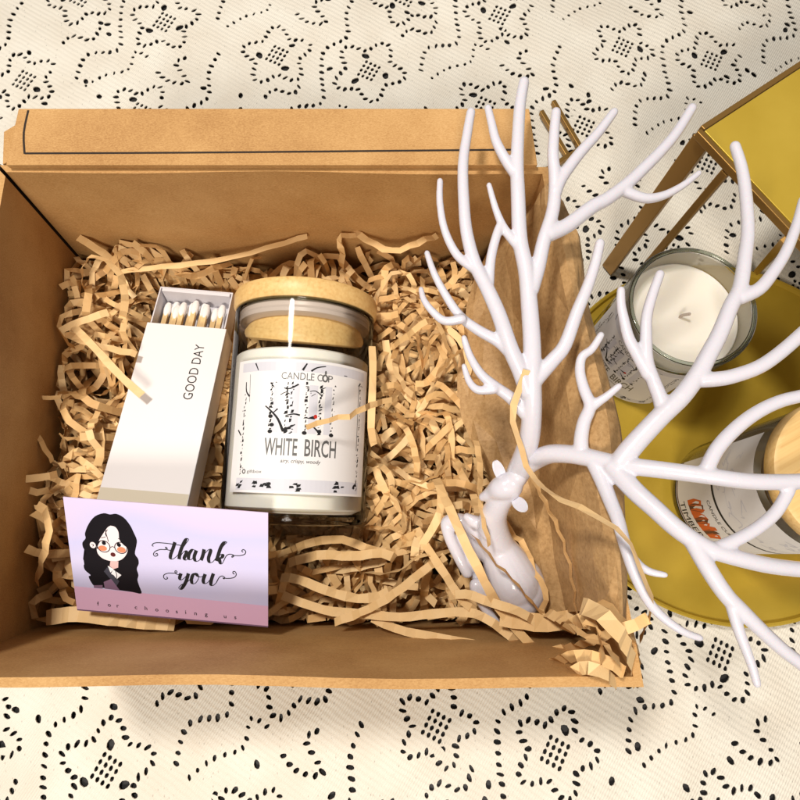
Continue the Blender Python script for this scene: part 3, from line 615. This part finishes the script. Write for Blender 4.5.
def inside(x, y, mg=.25):
    return -20.1 + mg < x < 6.95 + (18.3 - y) * .104 - mg and -3.9 + mg < y < 18.05 - mg
rnd = random.Random(11); fill = MB(); N = 1800; cnt = 0
while cnt < N:
    x, y = rnd.uniform(-20, 9), rnd.uniform(-3.8, 18); 
    if not inside(x, y): continue
    lay = rnd.random() ** 1.1 * 4.6; L = rnd.uniform(4, 17); a = rnd.uniform(0, 2 * math.pi); seg = rnd.uniform(.38, .55); n_ = int(L / seg); k1 = rnd.uniform(-.24, .24); ph = rnd.uniform(0, 6); am = rnd.uniform(.1, 1.6) * (1 if lay < 1.6 else .4)
    fr = rnd.uniform(.25, .8); pts = []; P0 = Vector((x, y, 0)); tilt0 = rnd.uniform(-.5, .5)
    for i in range(n_):
        a += k1 + rnd.uniform(-.16, .16)
        if rnd.random() < .05: a += rnd.uniform(-1.2, 1.2)
        P0 = P0 + Vector((math.cos(a), math.sin(a), 0)) * seg
        if not inside(P0.x, P0.y):
            a += 1.5; P0 = P0 + Vector((math.cos(a), math.sin(a), 0)) * seg * 1.3
            if not inside(P0.x, P0.y): break
        z = hollow(P0.x, P0.y) - lay + am * math.sin(ph + i * fr) + tilt0 * (i - n_ / 2) * .08
        q = Vector((P0.x, P0.y, z)); zc = ceil_z(q); q.z = min(q.z, zc - rnd.uniform(0, .3)); pts.append(q)
    if len(pts) < 4: continue
    # ease steep jumps
    for _ in range(2):
        for i in range(1, len(pts) - 1): pts[i].z = min(pts[i].z, (pts[i - 1].z + pts[i + 1].z) / 2 + .35)
    r0 = rnd.gauss(0, .42); r1 = rnd.uniform(-.9, .9)
    strip(fill, pts, rnd.uniform(.32, .46), rnd, r0, rnd.uniform(.03, .09), max(0, min(1, rnd.gauss(.5, .24))), 0, lambda s_, r1=r1: r1 * math.sin(s_ * 3)); cnt += 1
o = fill.build('shredded_paper', 'strip', None, (0, 0, 0)); o['kind'] = 'stuff'; o['label'] = 'tangled tan shredded paper filling the cardboard box'; o['category'] = 'packing paper'

def loose(label, pts, wd=.38, roll=0.0, twist=0.0, crimp=.06, tint=.55, dens=.5, seed=1, straight=False):
    rn = random.Random(seed); P3 = [pix(*p) for p in pts]; c = catmull([tuple(p) for p in P3], 12 if not straight else 12)
    c = [Vector(p) for p in c]; out = [c[0]]; acc = 0
    for a_, b_ in zip(c[:-1], c[1:]):
        acc += (b_ - a_).length
        if acc > dens * rn.uniform(.8, 1.2): out.append(b_); acc = 0
    out.append(c[-1]); m_ = MB(); ctr = out[len(out) // 2]
    strip(m_, out, wd, rn, roll, crimp, tint, 0, (lambda s_: twist * s_) if twist else None)
    o_ = m_.build('paper_strip', 'strip', None, tuple(ctr)); o_['label'] = label; o_['category'] = 'paper strip'; o_['group'] = 'loose paper strips'; return o_
loose('short paper strip end poking up in the rear left corner of the filling', [(78, 237, 11.5), (92, 246, 11.2), (106, 255, 10.6), (120, 268, 10)], .42, seed=2)
loose('long pale paper strip lying along the rear wall above the matchbox', [(118, 272, 10.2), (150, 268, 10.4), (190, 264, 10.6), (230, 258, 10.8), (270, 247, 11.1), (307, 236, 11.6)], .40, .2, crimp=.03, dens=.9, tint=.7, seed=3)
loose('hairpin paper strip with its bend touching the left wall', [(108, 312, 10.6), (85, 320, 10.8), (63, 329, 10.6), (67, 334, 10.3), (95, 345, 10.8), (136, 354, 10.6)], .42, .3, seed=4, tint=.65)
loose('paper strip with its end lying over the left side of the white matchbox', [(72, 325, 10.6), (92, 345, 11.2), (113, 368, 11.3), (128, 383, 11.2), (142, 395, 11.2)], .42, .1, crimp=.03, seed=5, tint=.7)
loose('thin paper strip pointing at the bird on the birch label', [(398, 398, 12.4), (378, 403, 13.6), (362, 409, 14.8), (348, 417, 15.3), (335, 418, 15.5), (320, 423, 15.6), (306, 427, 15.7)], .30, .5, twist=.4, seed=6, tint=.6)
loose('hairpin paper strip reaching farthest onto the left wall', [(58, 474, 10.2), (38, 478, 11), (18, 479, 11.4), (8, 479, 11.4), (14, 484, 11), (34, 492, 10.6), (52, 490, 10)], .40, .4, seed=7, tint=.6)
loose('narrow paper strip standing beside the left wall above the card', [(60, 398, 10.6), (40, 398, 11), (34, 410, 11), (36, 432, 10.8), (46, 450, 10.4), (53, 462, 10)], .30, 1.0, seed=8, tint=.45)
loose('long crinkled paper strip crossing the bottom front from card to deer', [(282, 595, 9.2), (300, 602, 9.4), (330, 611, 9.7), (365, 614, 10), (400, 617, 10.3), (430, 614, 10.6), (465, 612, 11), (485, 618, 11.2), (505, 632, 11.2), (522, 648, 10.8)], .46, .1, crimp=.08, seed=9, tint=.7)
loose('lowest long crinkled paper strip lying against the front wall', [(372, 618, 9.8), (400, 630, 10), (440, 638, 10.4), (485, 646, 10.8), (520, 652, 11), (548, 655, 10.8)], .44, .1, crimp=.08, seed=10, tint=.65)
loose('broad paper strip slanting down across the front legs of the deer', [(436, 478, 10.5), (441, 490, 11.5), (455, 520, 12.7), (466, 545, 13.0), (480, 572, 12.8), (490, 592, 12.4), (502, 612, 12), (526, 640, 11.6), (550, 664, 11)], .46, .1, crimp=.04, dens=.8, seed=12, tint=.6)
loose('dark edged paper strip curving diagonally over the back of the deer', [(472, 534, 12.6), (484, 548, 13.4), (498, 566, 13.5), (508, 574, 13.3), (520, 588, 13.1), (534, 605, 12.6), (545, 615, 12)], .30, 1.1, crimp=.04, seed=13, tint=.25)
loose('paper strip running down the right flank of the deer', [(505, 520, 10.5), (511, 533, 11), (520, 540, 11.3), (528, 553, 11.6), (534, 572, 11.9), (545, 588, 12.1), (545, 602, 12.1), (541, 612, 12)], .36, .4, seed=14, tint=.5)
loose('thin paper strip hanging from the deer head down the brown sheet', [(532, 476, 15.8), (540, 492, 15.4), (548, 508, 15), (558, 528, 14.9), (566, 552, 14.7), (572, 578, 14.6), (577, 617, 14.4)], .30, .5, twist=.6, seed=15, tint=.55)
loose('longest thin paper strip draped over the antlers and the box corner', [(527, 370, 19.2), (517, 395, 18.6), (512, 418, 18.2), (519, 440, 17.7), (528, 470, 17), (540, 484, 18), (556, 497, 19.4), (575, 505, 20), (592, 513, 20.4), (610, 525, 20.7), (628, 537, 21), (636, 560, 20.9), (647, 585, 20.7), (653, 600, 20.3), (648, 620, 18.5), (640, 640, 16.5)], .34, .3, twist=.8, crimp=.02, dens=.8, seed=16, tint=.65)
loose('broad flat paper strip lying below the deer at the box front', [(500, 617, 11.9), (520, 620, 12.1), (545, 623, 12.3), (570, 619, 12.4), (592, 621, 12.2), (605, 630, 12)], .85, .1, crimp=.05, seed=17, tint=.5)
loose('paper strip rising from the front right corner toward the lace', [(544, 653, 12), (565, 649, 13), (590, 642, 16), (613, 633, 18.3), (635, 625, 18.7), (648, 618, 18.7)], .46, .1, crimp=.05, seed=18, tint=.6)
loose('upright paper strip close to the right side of the jar', [(372, 346, 12), (373, 370, 12.4), (372, 400, 12.4), (371, 430, 12), (374, 445, 11.2)], .40, .2, crimp=.02, dens=.9, seed=19, tint=.65)
loose('bent paper strip leaning on the rear wall right of the lid', [(341, 268, 9.6), (342, 252, 10.8), (338, 239, 11.9), (346, 235, 12), (356, 236, 11.8)], .40, .3, seed=20, tint=.6)
loose('arched paper strip stretching from the lid to the antler tips', [(352, 231, 11.6), (364, 238, 11.9), (378, 246, 11.9), (392, 251, 12), (408, 247, 12.2), (424, 240, 12.2), (437, 236, 12)], .44, .2, seed=21, tint=.6)
loose('looped paper strip standing in the rear left corner of the filling', [(84, 290, 10.2), (82, 270, 11.6), (92, 256, 12.6), (108, 262, 12.6), (120, 275, 12.2), (125, 300, 11), (122, 318, 10)], .42, .7, seed=22, tint=.6)
loose('vertical paper strip passing left of the deer muzzle', [(476, 440, 11.5), (480, 465, 12.4), (480, 490, 13.2), (482, 515, 13.8), (487, 535, 13.9), (490, 546, 13.8)], .34, .3, twist=.5, crimp=.04, seed=23, tint=.6)
loose('paper strip curling out between card and left wall', [(36, 585, 9.8), (42, 560, 11), (48, 535, 11.6), (47, 515, 11.4), (38, 505, 11.2)], .5, .3, seed=24, tint=.6)
loose('kinked paper strip lying just below the foot of the glass jar', [(296, 548, 8.8), (318, 541, 9.3), (345, 540, 9.6), (372, 550, 9.6), (398, 552, 9.4), (418, 545, 9.2)], .44, .1, crimp=.08, seed=41, tint=.5)
loose('long paper strip running level between the jar foot and the front wall', [(288, 563, 8.8), (320, 555, 9.5), (352, 556, 9.8), (384, 553, 9.9), (395, 560, 9.6)], .50, .15, crimp=.07, seed=42, tint=.6)
loose('zigzag paper strip starting beside the lower right card corner', [(280, 577, 9.3), (300, 580, 9.7), (325, 590, 10), (350, 597, 10), (372, 598, 10), (392, 590, 9.9)], .48, .2, crimp=.09, seed=43, tint=.65)
loose('paper strip slanting up from the front wall toward the deer legs', [(334, 622, 9.9), (352, 616, 10.2), (378, 604, 10.5), (402, 588, 10.7), (424, 570, 10.6), (446, 556, 10.2)], .44, .3, crimp=.06, seed=44, tint=.55)
loose('arched paper strip falling left of the deer front legs', [(440, 488, 10.4), (441, 505, 11), (436, 522, 11.1), (424, 542, 10.8), (414, 560, 10.2)], .42, .2, crimp=.03, seed=45, tint=.7)
loose('paper strip descending from the arched one to the front wall', [(416, 528, 10.4), (430, 552, 10.9), (446, 576, 11.1), (462, 600, 11.1), (476, 612, 10.9)], .44, .15, crimp=.05, seed=46, tint=.6)
loose('paper strip lying level across the hooves of the deer', [(448, 596, 10.8), (466, 594, 11.6), (484, 600, 11.9), (502, 606, 12.6), (520, 612, 12.8), (536, 622, 12.2)], .44, .1, crimp=.06, seed=52, tint=.7)
loose('wide pale paper strip tucked below the lower left card corner', [(45, 618, 9.4), (75, 614, 9.8), (105, 617, 9.9), (140, 621, 9.7), (175, 623, 9.3)], .8, .1, crimp=.08, seed=25, tint=.75)
for i, (lb_, p, wd_, ro_) in enumerate([
        ('wide strip arching topmost over the front right corner of the box', [(580, 606, 17.6), (594, 610, 18.6), (610, 622, 19.3), (624, 640, 19.0), (632, 660, 18), (634, 680, 16)], .72, .2),
        ('wide strip curling inward at the left of the front right wad', [(566, 632, 14.5), (578, 622, 16.5), (592, 622, 18.1), (600, 636, 18.7), (602, 652, 18.4), (598, 668, 17.6)], .62, .5),
        ('strip running flat under the wad along the front wall rim', [(540, 668, 13), (560, 660, 15.6), (580, 656, 17.6), (604, 660, 18.2), (624, 672, 18.1)], .5, .1),
        ('dark strip dropping over the outer side of the front right corner', [(600, 600, 18.2), (616, 612, 18.6), (630, 630, 18.2), (638, 652, 16.5), (638, 675, 14)], .42, .8),
        ('pale strip crossing the front right wad from deer to corner', [(546, 612, 12.4), (566, 622, 14.6), (584, 634, 17.4), (606, 646, 18.7), (620, 664, 18.6)], .5, .3),
        ('short stiff strip poking out below the front right wad', [(570, 672, 16.6), (586, 668, 18.0), (604, 672, 18.4), (616, 684, 17.4)], .5, .2)]):
    loose(lb_, p, wd_, ro_, twist=[.6, 1.0, .2, .5, .9, .5, .3][i], crimp=.05, dens=.42, seed=30 + i, tint=[.75, .55, .5, .3, .6, .7, .45][i])

# ================================================================== BROWN PAPER SHEET OVER THE RIGHT WALL
rows = [[(536, 196, 13), (539, 194, 15.5), (543, 189, 18.0), (550, 181, 18.0)],
        [(500, 236, 11), (522, 233, 14), (552, 230, 18.0), (577, 232, 17.9)],
        [(474, 280, 9.9), (512, 285, 12), (564, 285, 18.0), (583, 288, 17.7)],
        [(464, 335, 9.6), (517, 340, 11.5), (573, 338, 18.0), (595, 336, 17.6)],
        [(458, 400, 9.4), (522, 395, 11.5), (584, 390, 18.0), (613, 402, 17.6)],
        [(472, 440, 9.4), (532, 445, 11.7), (590, 440, 18.0), (621, 445, 17.6)],
        [(498, 500, 9.2), (547, 500, 12), (599, 500, 18.0), (622, 498, 17.7)],
        [(512, 560, 9.2), (556, 560, 12), (608, 560, 18.0), (625, 560, 17.7)],
        [(528, 612, 9.2), (566, 612, 12), (613, 612, 18.0), (625, 622, 17.7)]]
G = [[tuple(pix(*c)) for c in r] for r in rows]; G = [catmull(r, 4) for r in G]; nc = len(G[0])
cols = [catmull([G[r][c_] for r in range(len(G))], 2) for c_ in range(nc)]; nr = len(cols[0]); V = []
rp = random.Random(21)
def tri(x): x = x % 1; return 1 - abs(2 * x - 1)
for r in range(nr):
    for c_ in range(nc):
        p = Vector(cols[c_][r]); s_ = c_ / (nc - 1); q = r / (nr - 1)
        lim = smoothstep(0, .06, q) * (1 - .75 * smoothstep(.62, .72, s_))
        ridge = .55 * tri(c_ / 4.0 + .12 * math.sin(r * .7)) + rp.uniform(-.22, .22)
        V.append(p + Vector((-.45, rp.uniform(-.25, .25), .75)) * ridge * lim)
m = MB(); tf = []
for r in range(nr - 1):
    for c_ in range(nc - 1):
        a_, b_, c2_, d_ = r * nc + c_, r * nc + c_ + 1, (r + 1) * nc + c_ + 1, (r + 1) * nc + c_
        tf += [(a_, b_, c2_), (a_, c2_, d_)] if rp.random() < .5 else [(a_, b_, d_), (b_, c2_, d_)]
m.add(V, tf)
# outer fold hanging down the outside of the wall
E = [V[r * nc + nc - 1] for r in range(nr)]; E2 = [p + Vector((.25, 0, -.5)) for p in E]; E3 = [p + Vector((.05, 0, -2.6 - .4 * math.sin(i * .3))) for i, p in enumerate(E)]
m.add(E + E2 + E3, [(i, nr + i, nr + i + 1, i + 1) for i in range(nr - 1)] + [(nr + i, 2 * nr + i, 2 * nr + i + 1, nr + i + 1) for i in range(nr - 1)])
ctr = (8, 8, 15); o = m.build('brown_paper_sheet', 'paper', None, ctr)
o['label'] = 'creased brown kraft paper sheet folded over the right wall of the box'; o['category'] = 'paper'
so = o.modifiers.new('solid', 'SOLIDIFY'); so.thickness = .03 * S

# ================================================================== DEER FIGURINE
def blob_mesh(tubes, voxel, name, material, parent, ofs, smooth=4):
    """tubes: lists of (Vector, radius); united into one skin"""
    bm = bmesh.new()
    for tb in tubes:
        for i, (p, r_) in enumerate(tb):
            mt = Matrix.Translation((p - Vector(ofs)) * S) @ Matrix.Scale(r_ * S, 4); bmesh.ops.create_icosphere(bm, subdivisions=(3 if name == 'body' else 2), radius=1, matrix=mt)
        for (p, r0), (q, r1) in zip(tb[:-1], tb[1:]):
            v_ = q - p
            if v_.length < 1e-4: continue
            mt = Matrix.Translation(((p + q) / 2 - Vector(ofs)) * S) @ v_.to_track_quat('Z', 'Y').to_matrix().to_4x4()
            bmesh.ops.create_cone(bm, cap_ends=True, segments=24, radius1=r0 * S, radius2=r1 * S, depth=v_.length * S, matrix=mt)
    me = bpy.data.meshes.new(name); bm.to_mesh(me); bm.free(); o_ = bpy.data.objects.new(name, me); C.objects.link(o_)
    rm = o_.modifiers.new('r', 'REMESH'); rm.mode = 'VOXEL'; rm.voxel_size = voxel * S; rm.use_smooth_shade = True
    if smooth: s_ = o_.modifiers.new('s', 'SMOOTH'); s_.iterations = smooth; s_.factor = .5
    dg = bpy.context.evaluated_depsgraph_get(); dg.update(); me2 = bpy.data.meshes.new_from_object(o_.evaluated_get(dg)); o_.modifiers.clear(); o_.data = me2; me2.name = name
    me2.materials.clear(); me2.materials.append(M[material]); me2.polygons.foreach_set('use_smooth', [True] * len(me2.polygons))
    if parent is not None: o_.parent = parent
    return o_
HX, HY = 511, 482
def az(u, v): return 14.6 + 5.4 * (1 - math.exp(-math.hypot(u - HX, v - HY) / 62.0)) + .5 * math.sin(u * .013 + v * .009)
DO = tuple(pix(505, 560, 8))
deer = root('deer_figurine', 'glossy white deer figurine with huge branching antlers lying in the box', 'figurine', DO)
def antler(lines, TH=1.08):
    tb = []
    for ln in lines:
        pts, r0, r1 = ln[0], ln[1], ln[2]; dz0, dz1 = (ln[3], ln[4]) if len(ln) > 3 else (0, 0)
        c = catmull([(u, v) for u, v in pts], 4); out = []
        for i, (u, v) in enumerate(c):
            s_ = i / (len(c) - 1); z = az(u, v) + dz0 + (dz1 - dz0) * s_; p = pix(u, v, z); dep = (CAM - p).dot(Vector((0, -math.sin(TILT), math.cos(TILT))))
            out.append((p, (r0 + (r1 - r0) * s_) * TH * dep / FPX))
        tb.append(out)
    return tb
LA = [([(513, 482), (520, 466), (529, 440), (532, 410), (532, 380), (532, 345), (529, 300), (526, 270), (520, 240), (518, 195), (517, 165), (518, 135), (520, 105), (524, 82)], 10.5, 5),
      ([(531, 290), (538, 267), (544, 240), (553, 210), (555, 180), (553, 156), (554, 135), (556, 112)], 7.5, 4.5),
      ([(555, 192), (562, 177), (580, 153), (598, 133), (614, 112)], 6.5, 4),
      ([(549, 234), (568, 225), (592, 207), (607, 199), (627, 184), (643, 169), (662, 150), (677, 132), (692, 108)], 7.5, 4.5),
      ([(620, 189), (643, 198), (662, 196), (682, 186), (699, 173)], 5.5, 2.6),
      ([(514, 172), (505, 159), (496, 141), (492, 125), (488, 108)], 5.5, 3.5),
      ([(519, 247), (505, 230), (496, 210), (489, 185)], 5.0, 2.6),
      ([(528, 392), (521, 372), (511, 350), (499, 315), (487, 288), (475, 264), (467, 234), (464, 204), (463, 165), (467, 135), (471, 112)], 8.5, 4.2),
      ([(489, 284), (491, 258), (497, 234), (501, 224)], 5, 4),
      ([(473, 268), (457, 255), (445, 231), (440, 204), (440, 181)], 4.6, 3),
      ([(514, 357), (499, 342), (478, 330), (460, 316), (445, 294), (434, 273), (427, 253)], 6.2, 2.8, 0, -1),
      ([(462, 319), (445, 321), (433, 312), (424, 300), (421, 289)], 4.6, 2.6, -.2, -1),
      ([(526, 414), (511, 398), (496, 387), (481, 374), (470, 356), (464, 338)], 6.6, 3, 0, -.8),
      ([(494, 389), (478, 390), (469, 381), (464, 366)], 4.8, 2.6, -.2, -.8),
      ([(533, 382), (542, 372), (553, 360), (565, 345), (577, 312), (587, 288), (595, 264), (600, 243)], 8, 4.4)]
RA = [([(517, 478), (524, 468), (535, 460), (550, 454), (568, 454), (586, 457), (604, 461), (621, 465), (662, 470), (701, 475), (745, 481), (778, 482), (812, 480), (850, 470)], 9, 7),
      ([(619, 465), (628, 452), (640, 438), (662, 415), (682, 396), (698, 374), (709, 354), (720, 333), (731, 306), (740, 288), (745, 257), (748, 230), (746, 197), (742, 169), (735, 146)], 10, 4.6),
      ([(740, 298), (759, 289), (772, 274), (786, 252), (797, 224), (803, 200)], 6.5, 4),
      ([(702, 380), (718, 379), (734, 376), (759, 367), (781, 352), (806, 330)], 7, 6),
      ([(664, 414), (660, 398), (653, 380), (647, 361), (646, 336), (647, 315), (653, 293), (660, 274)], 7.2, 4),
      ([(648, 374), (638, 356), (629, 339), (624, 320), (621, 304), (621, 290)], 6.2, 3.6),
      ([(706, 470), (717, 449), (734, 430), (756, 413), (781, 401), (812, 393), (840, 380)], 6.8, 5.5),
      ([(612, 466), (635, 491), (654, 508), (676, 528), (698, 543), (717, 552), (745, 560), (772, 566), (806, 570)], 9, 7),
      ([(712, 550), (734, 541), (756, 529), (776, 512), (789, 490)], 6, 5.5),
      ([(692, 540), (709, 570), (726, 595), (742, 611), (761, 630), (783, 650), (806, 668), (825, 690)], 8, 5.5),
      ([(730, 600), (738, 628), (745, 647), (752, 666), (757, 684)], 5.5, 3.6),
      ([(592, 458), (602, 480), (610, 500), (618, 520), (625, 545), (635, 575), (649, 602), (665, 619), (684, 632), (700, 638)], 7.5, 3.2),
      ([(630, 555), (640, 566), (651, 572), (665, 575)], 4.8, 2.8),
      ([(582, 458), (581, 440), (584, 422), (590, 406), (584, 389), (580, 372), (582, 357), (592, 349), (601, 335)], 7, 3.2),
      ([(590, 408), (598, 402), (607, 396), (619, 386)], 5, 3)]
# body: rump, back, neck, head, folded legs (one skin)
def bp(u, v, z, r_): return (pix(u, v, z), r_)
def cp(pts, n=5): return [(Vector(q[:3]), q[3]) for q in catmull([(*p, r_) for p, r_ in pts], n)]
body = [cp([bp(519, 592, 10.8, 1.12), bp(514, 582, 11.0, 1.36), bp(507, 566, 11.2, 1.20), bp(499, 549, 11.5, .92), bp(494, 534, 12.2, .80), bp(493, 518, 13.1, .68), bp(498, 505, 13.9, .58), bp(504, 495, 14.4, .56), bp(508, 487, 14.7, .62)]),
        cp([bp(509, 486, 14.8, .66), bp(502, 488, 14.75, .60), bp(494, 492, 14.4, .42), bp(488, 495, 14.2, .30), bp(483, 497, 14.0, .22)]),
        cp([bp(505, 486, 14.9, .56), bp(513, 481, 15.0, .52), bp(517, 476, 15.2, .5)]),
        cp([bp(525, 577, 11.0, .9), bp(527, 589, 10.9, 1.0), bp(519, 600, 10.9, .98), bp(507, 600, 10.8, .8)]),
        cp([bp(490, 536, 11.8, .70), bp(474, 528, 11.6, .55), bp(458, 522, 11.6, .46), bp(447, 523, 11.5, .34), bp(450, 538, 11.4, .31), bp(459, 557, 11.3, .31), bp(467, 573, 11.1, .28)]),
        cp([bp(490, 548, 11.2, .8), bp(476, 543, 11.1, .6), bp(462, 538, 11.0, .46), bp(466, 556, 10.9, .38), bp(475, 575, 10.7, .28)]),
        cp([bp(480, 545, 11.2, .5), bp(470, 560, 11.0, .40), bp(472, 568, 10.9, .3)]),
        cp([bp(506, 584, 10.8, 1.0), bp(492, 590, 11.0, .55), bp(476, 585, 11.2, .34), bp(480, 598, 11.1, .30), bp(488, 612, 10.9, .25), bp(496, 622, 10.8, .22)]),
        cp([bp(480, 526, 11.9, .5), bp(473, 521, 12.1, .32), bp(467, 517, 12.1, .22)]),
        cp([bp(519, 605, 11.0, .45), bp(524, 613, 11.1, .3), bp(527, 619, 11.1, .16)])]
blob_mesh(body, .05, 'body', 'porcelain', deer, DO, 16)
def ear(u0, v0, u1, v1, z0, z1, wd):
    a_, b_ = pix(u0, v0, z0), pix(u1, v1, z1); t_ = (b_ - a_); n_ = (CAM - a_).normalized(); sd = t_.cross(n_).normalized(); nn_ = sd.cross(t_).normalized(); m_ = MB(); vs = []; K = 15
    for i in range(K):
        s_ = i / (K - 1); w_ = wd * max(.03, 1 - ((s_ - .52) / .535) ** 2) ** .5; c_ = a_ + t_ * s_
        for j in range(12):
            an = 2 * math.pi * j / 12; dx = math.cos(an) * w_; dz = math.sin(an) * .09 * (1 if math.sin(an) < 0 else (.4 - .6 * (1 - abs(math.cos(an))))); vs.append(c_ + sd * dx + nn_ * dz)
    m_.add(vs, [(i * 12 + j, i * 12 + (j + 1) % 12, (i + 1) * 12 + (j + 1) % 12, (i + 1) * 12 + j) for i in range(K - 1) for j in range(12)] + [list(range(12)), list(range((K - 1) * 12, K * 12))[::-1]])
    m_.build('ear', 'porcelain', deer, DO, smooth=True)
ear(504, 482, 495, 461, 14.9, 15.4, .26); ear(513, 498, 526, 510, 14.7, 15.4, .30)
blob_mesh(antler(LA), .05, 'antler', 'porcelain', deer, DO, 5)
blob_mesh(antler(RA, 1.12), .05, 'antler', 'porcelain', deer, DO, 5)

# ================================================================== ROUND TRAY AND SQUARE STAND
TC = (23.0, 8.3, 0)
tr = root('round_tray', 'round satin gold tray with a low raised rim holding two candles', 'tray', TC)
m = MB(); rr = 12.85
m.lathe([(0, .12), (rr - .6, .12), (rr, .45), (rr + .12, .95), (rr + .02, 1.02), (rr - .12, .98), (rr - .25, .72), (rr - .8, .62), (0, .62)], 160); m.build('dish', 'gold', tr, smooth=True)
m = MB(); m.lathe([(11, .0), (11.4, 0), (11.4, .14), (11, .14), (11, 0)], 96); m.build('foot_ring', 'gold_edge', tr)
c0, c1 = pix(697, 133, 15.8), pix(800, 243, 15.8); ed = (c1 - c0).normalized(); nd_ = Vector((-ed.y, ed.x, 0)); W2 = 27; c1 = c0 + ed * W2
st = root('plant_stand', 'square gold metal stand with flat top plate on thin bar legs', 'stand', (c0.x, c0.y, 0))
SO = (c0.x, c0.y, 0)
q = [c0, c0 + ed * W2, c0 + ed * W2 + nd_ * W2, c0 + nd_ * W2]
m = MB(); ins = [q[0] + (ed + nd_) * .2, q[1] + (-ed + nd_) * .2, q[2] - (ed + nd_) * .2, q[3] + (ed - nd_) * .2]; m.hexa([p - Vector((0, 0, .15)) for p in ins], [p + Vector((0, 0, .25)) for p in ins]); m.build('top_plate', 'gold', st, SO, bevel=.03)
m = MB()
for i in range(4):
    a_, b_ = q[i], q[(i + 1) % 4]; t_ = (b_ - a_).normalized(); m.bar(a_ + t_ * (.0 if i % 2 == 0 else .25), b_ - t_ * (.0 if i % 2 == 0 else .25), .30, .5)
m.build('edge_frame', 'gold_edge', st, SO, bevel=.04)
def leg(p, wdt, zb_): 
    m_ = MB(); a_ = Vector((p.x, p.y, zb_)); b_ = Vector((p.x, p.y, 15.4)); u_ = nd_ if wdt > .6 else ed
    m_.bar(a_, b_, wdt, .45, up=tuple(u_)); m_.build('leg', 'gold_edge', st, SO, bevel=.04)
leg(c0 + (ed + nd_) * .35, 1.05, .03)
for k_, zb_ in ((2.5, .03),):
    p = c0 + ed * k_ + nd_ * .1; leg(p, .42, zb_)
m = MB(); m.bar(pix(786, 240, 15.5), pix(757, 272, .66), .42, .42); m.build('leg', 'gold_edge', st, SO, bevel=.04)
leg(q[2] - (ed + nd_) * .35, 1.05, .03); leg(q[3] + (ed - nd_) * .35, 1.05, .03); leg(q[1] + (-ed + nd_) * .35, 1.05, .03)

# gold wire frame on the cloth behind the box
b_ = pix(569, 157, .4); WO = tuple(b_)
wf = root('wire_frame', 'low bronze double rail frame lying on the lace behind the box corner', 'frame', WO)
m = MB(); m.bar(pix(534, 178, .4), pix(586, 146, .4), .34, .6); m.build('cross_bar', 'gold_edge', wf, WO, bevel=.06)
for p0, p1 in (((567, 156), (541, 112)), ((580, 148), (553, 102))):
    m = MB(); m.bar(pix(*p0, .4), pix(*p1, .4), .36, .5); m.build('rail', 'gold_edge', wf, WO, bevel=.06)
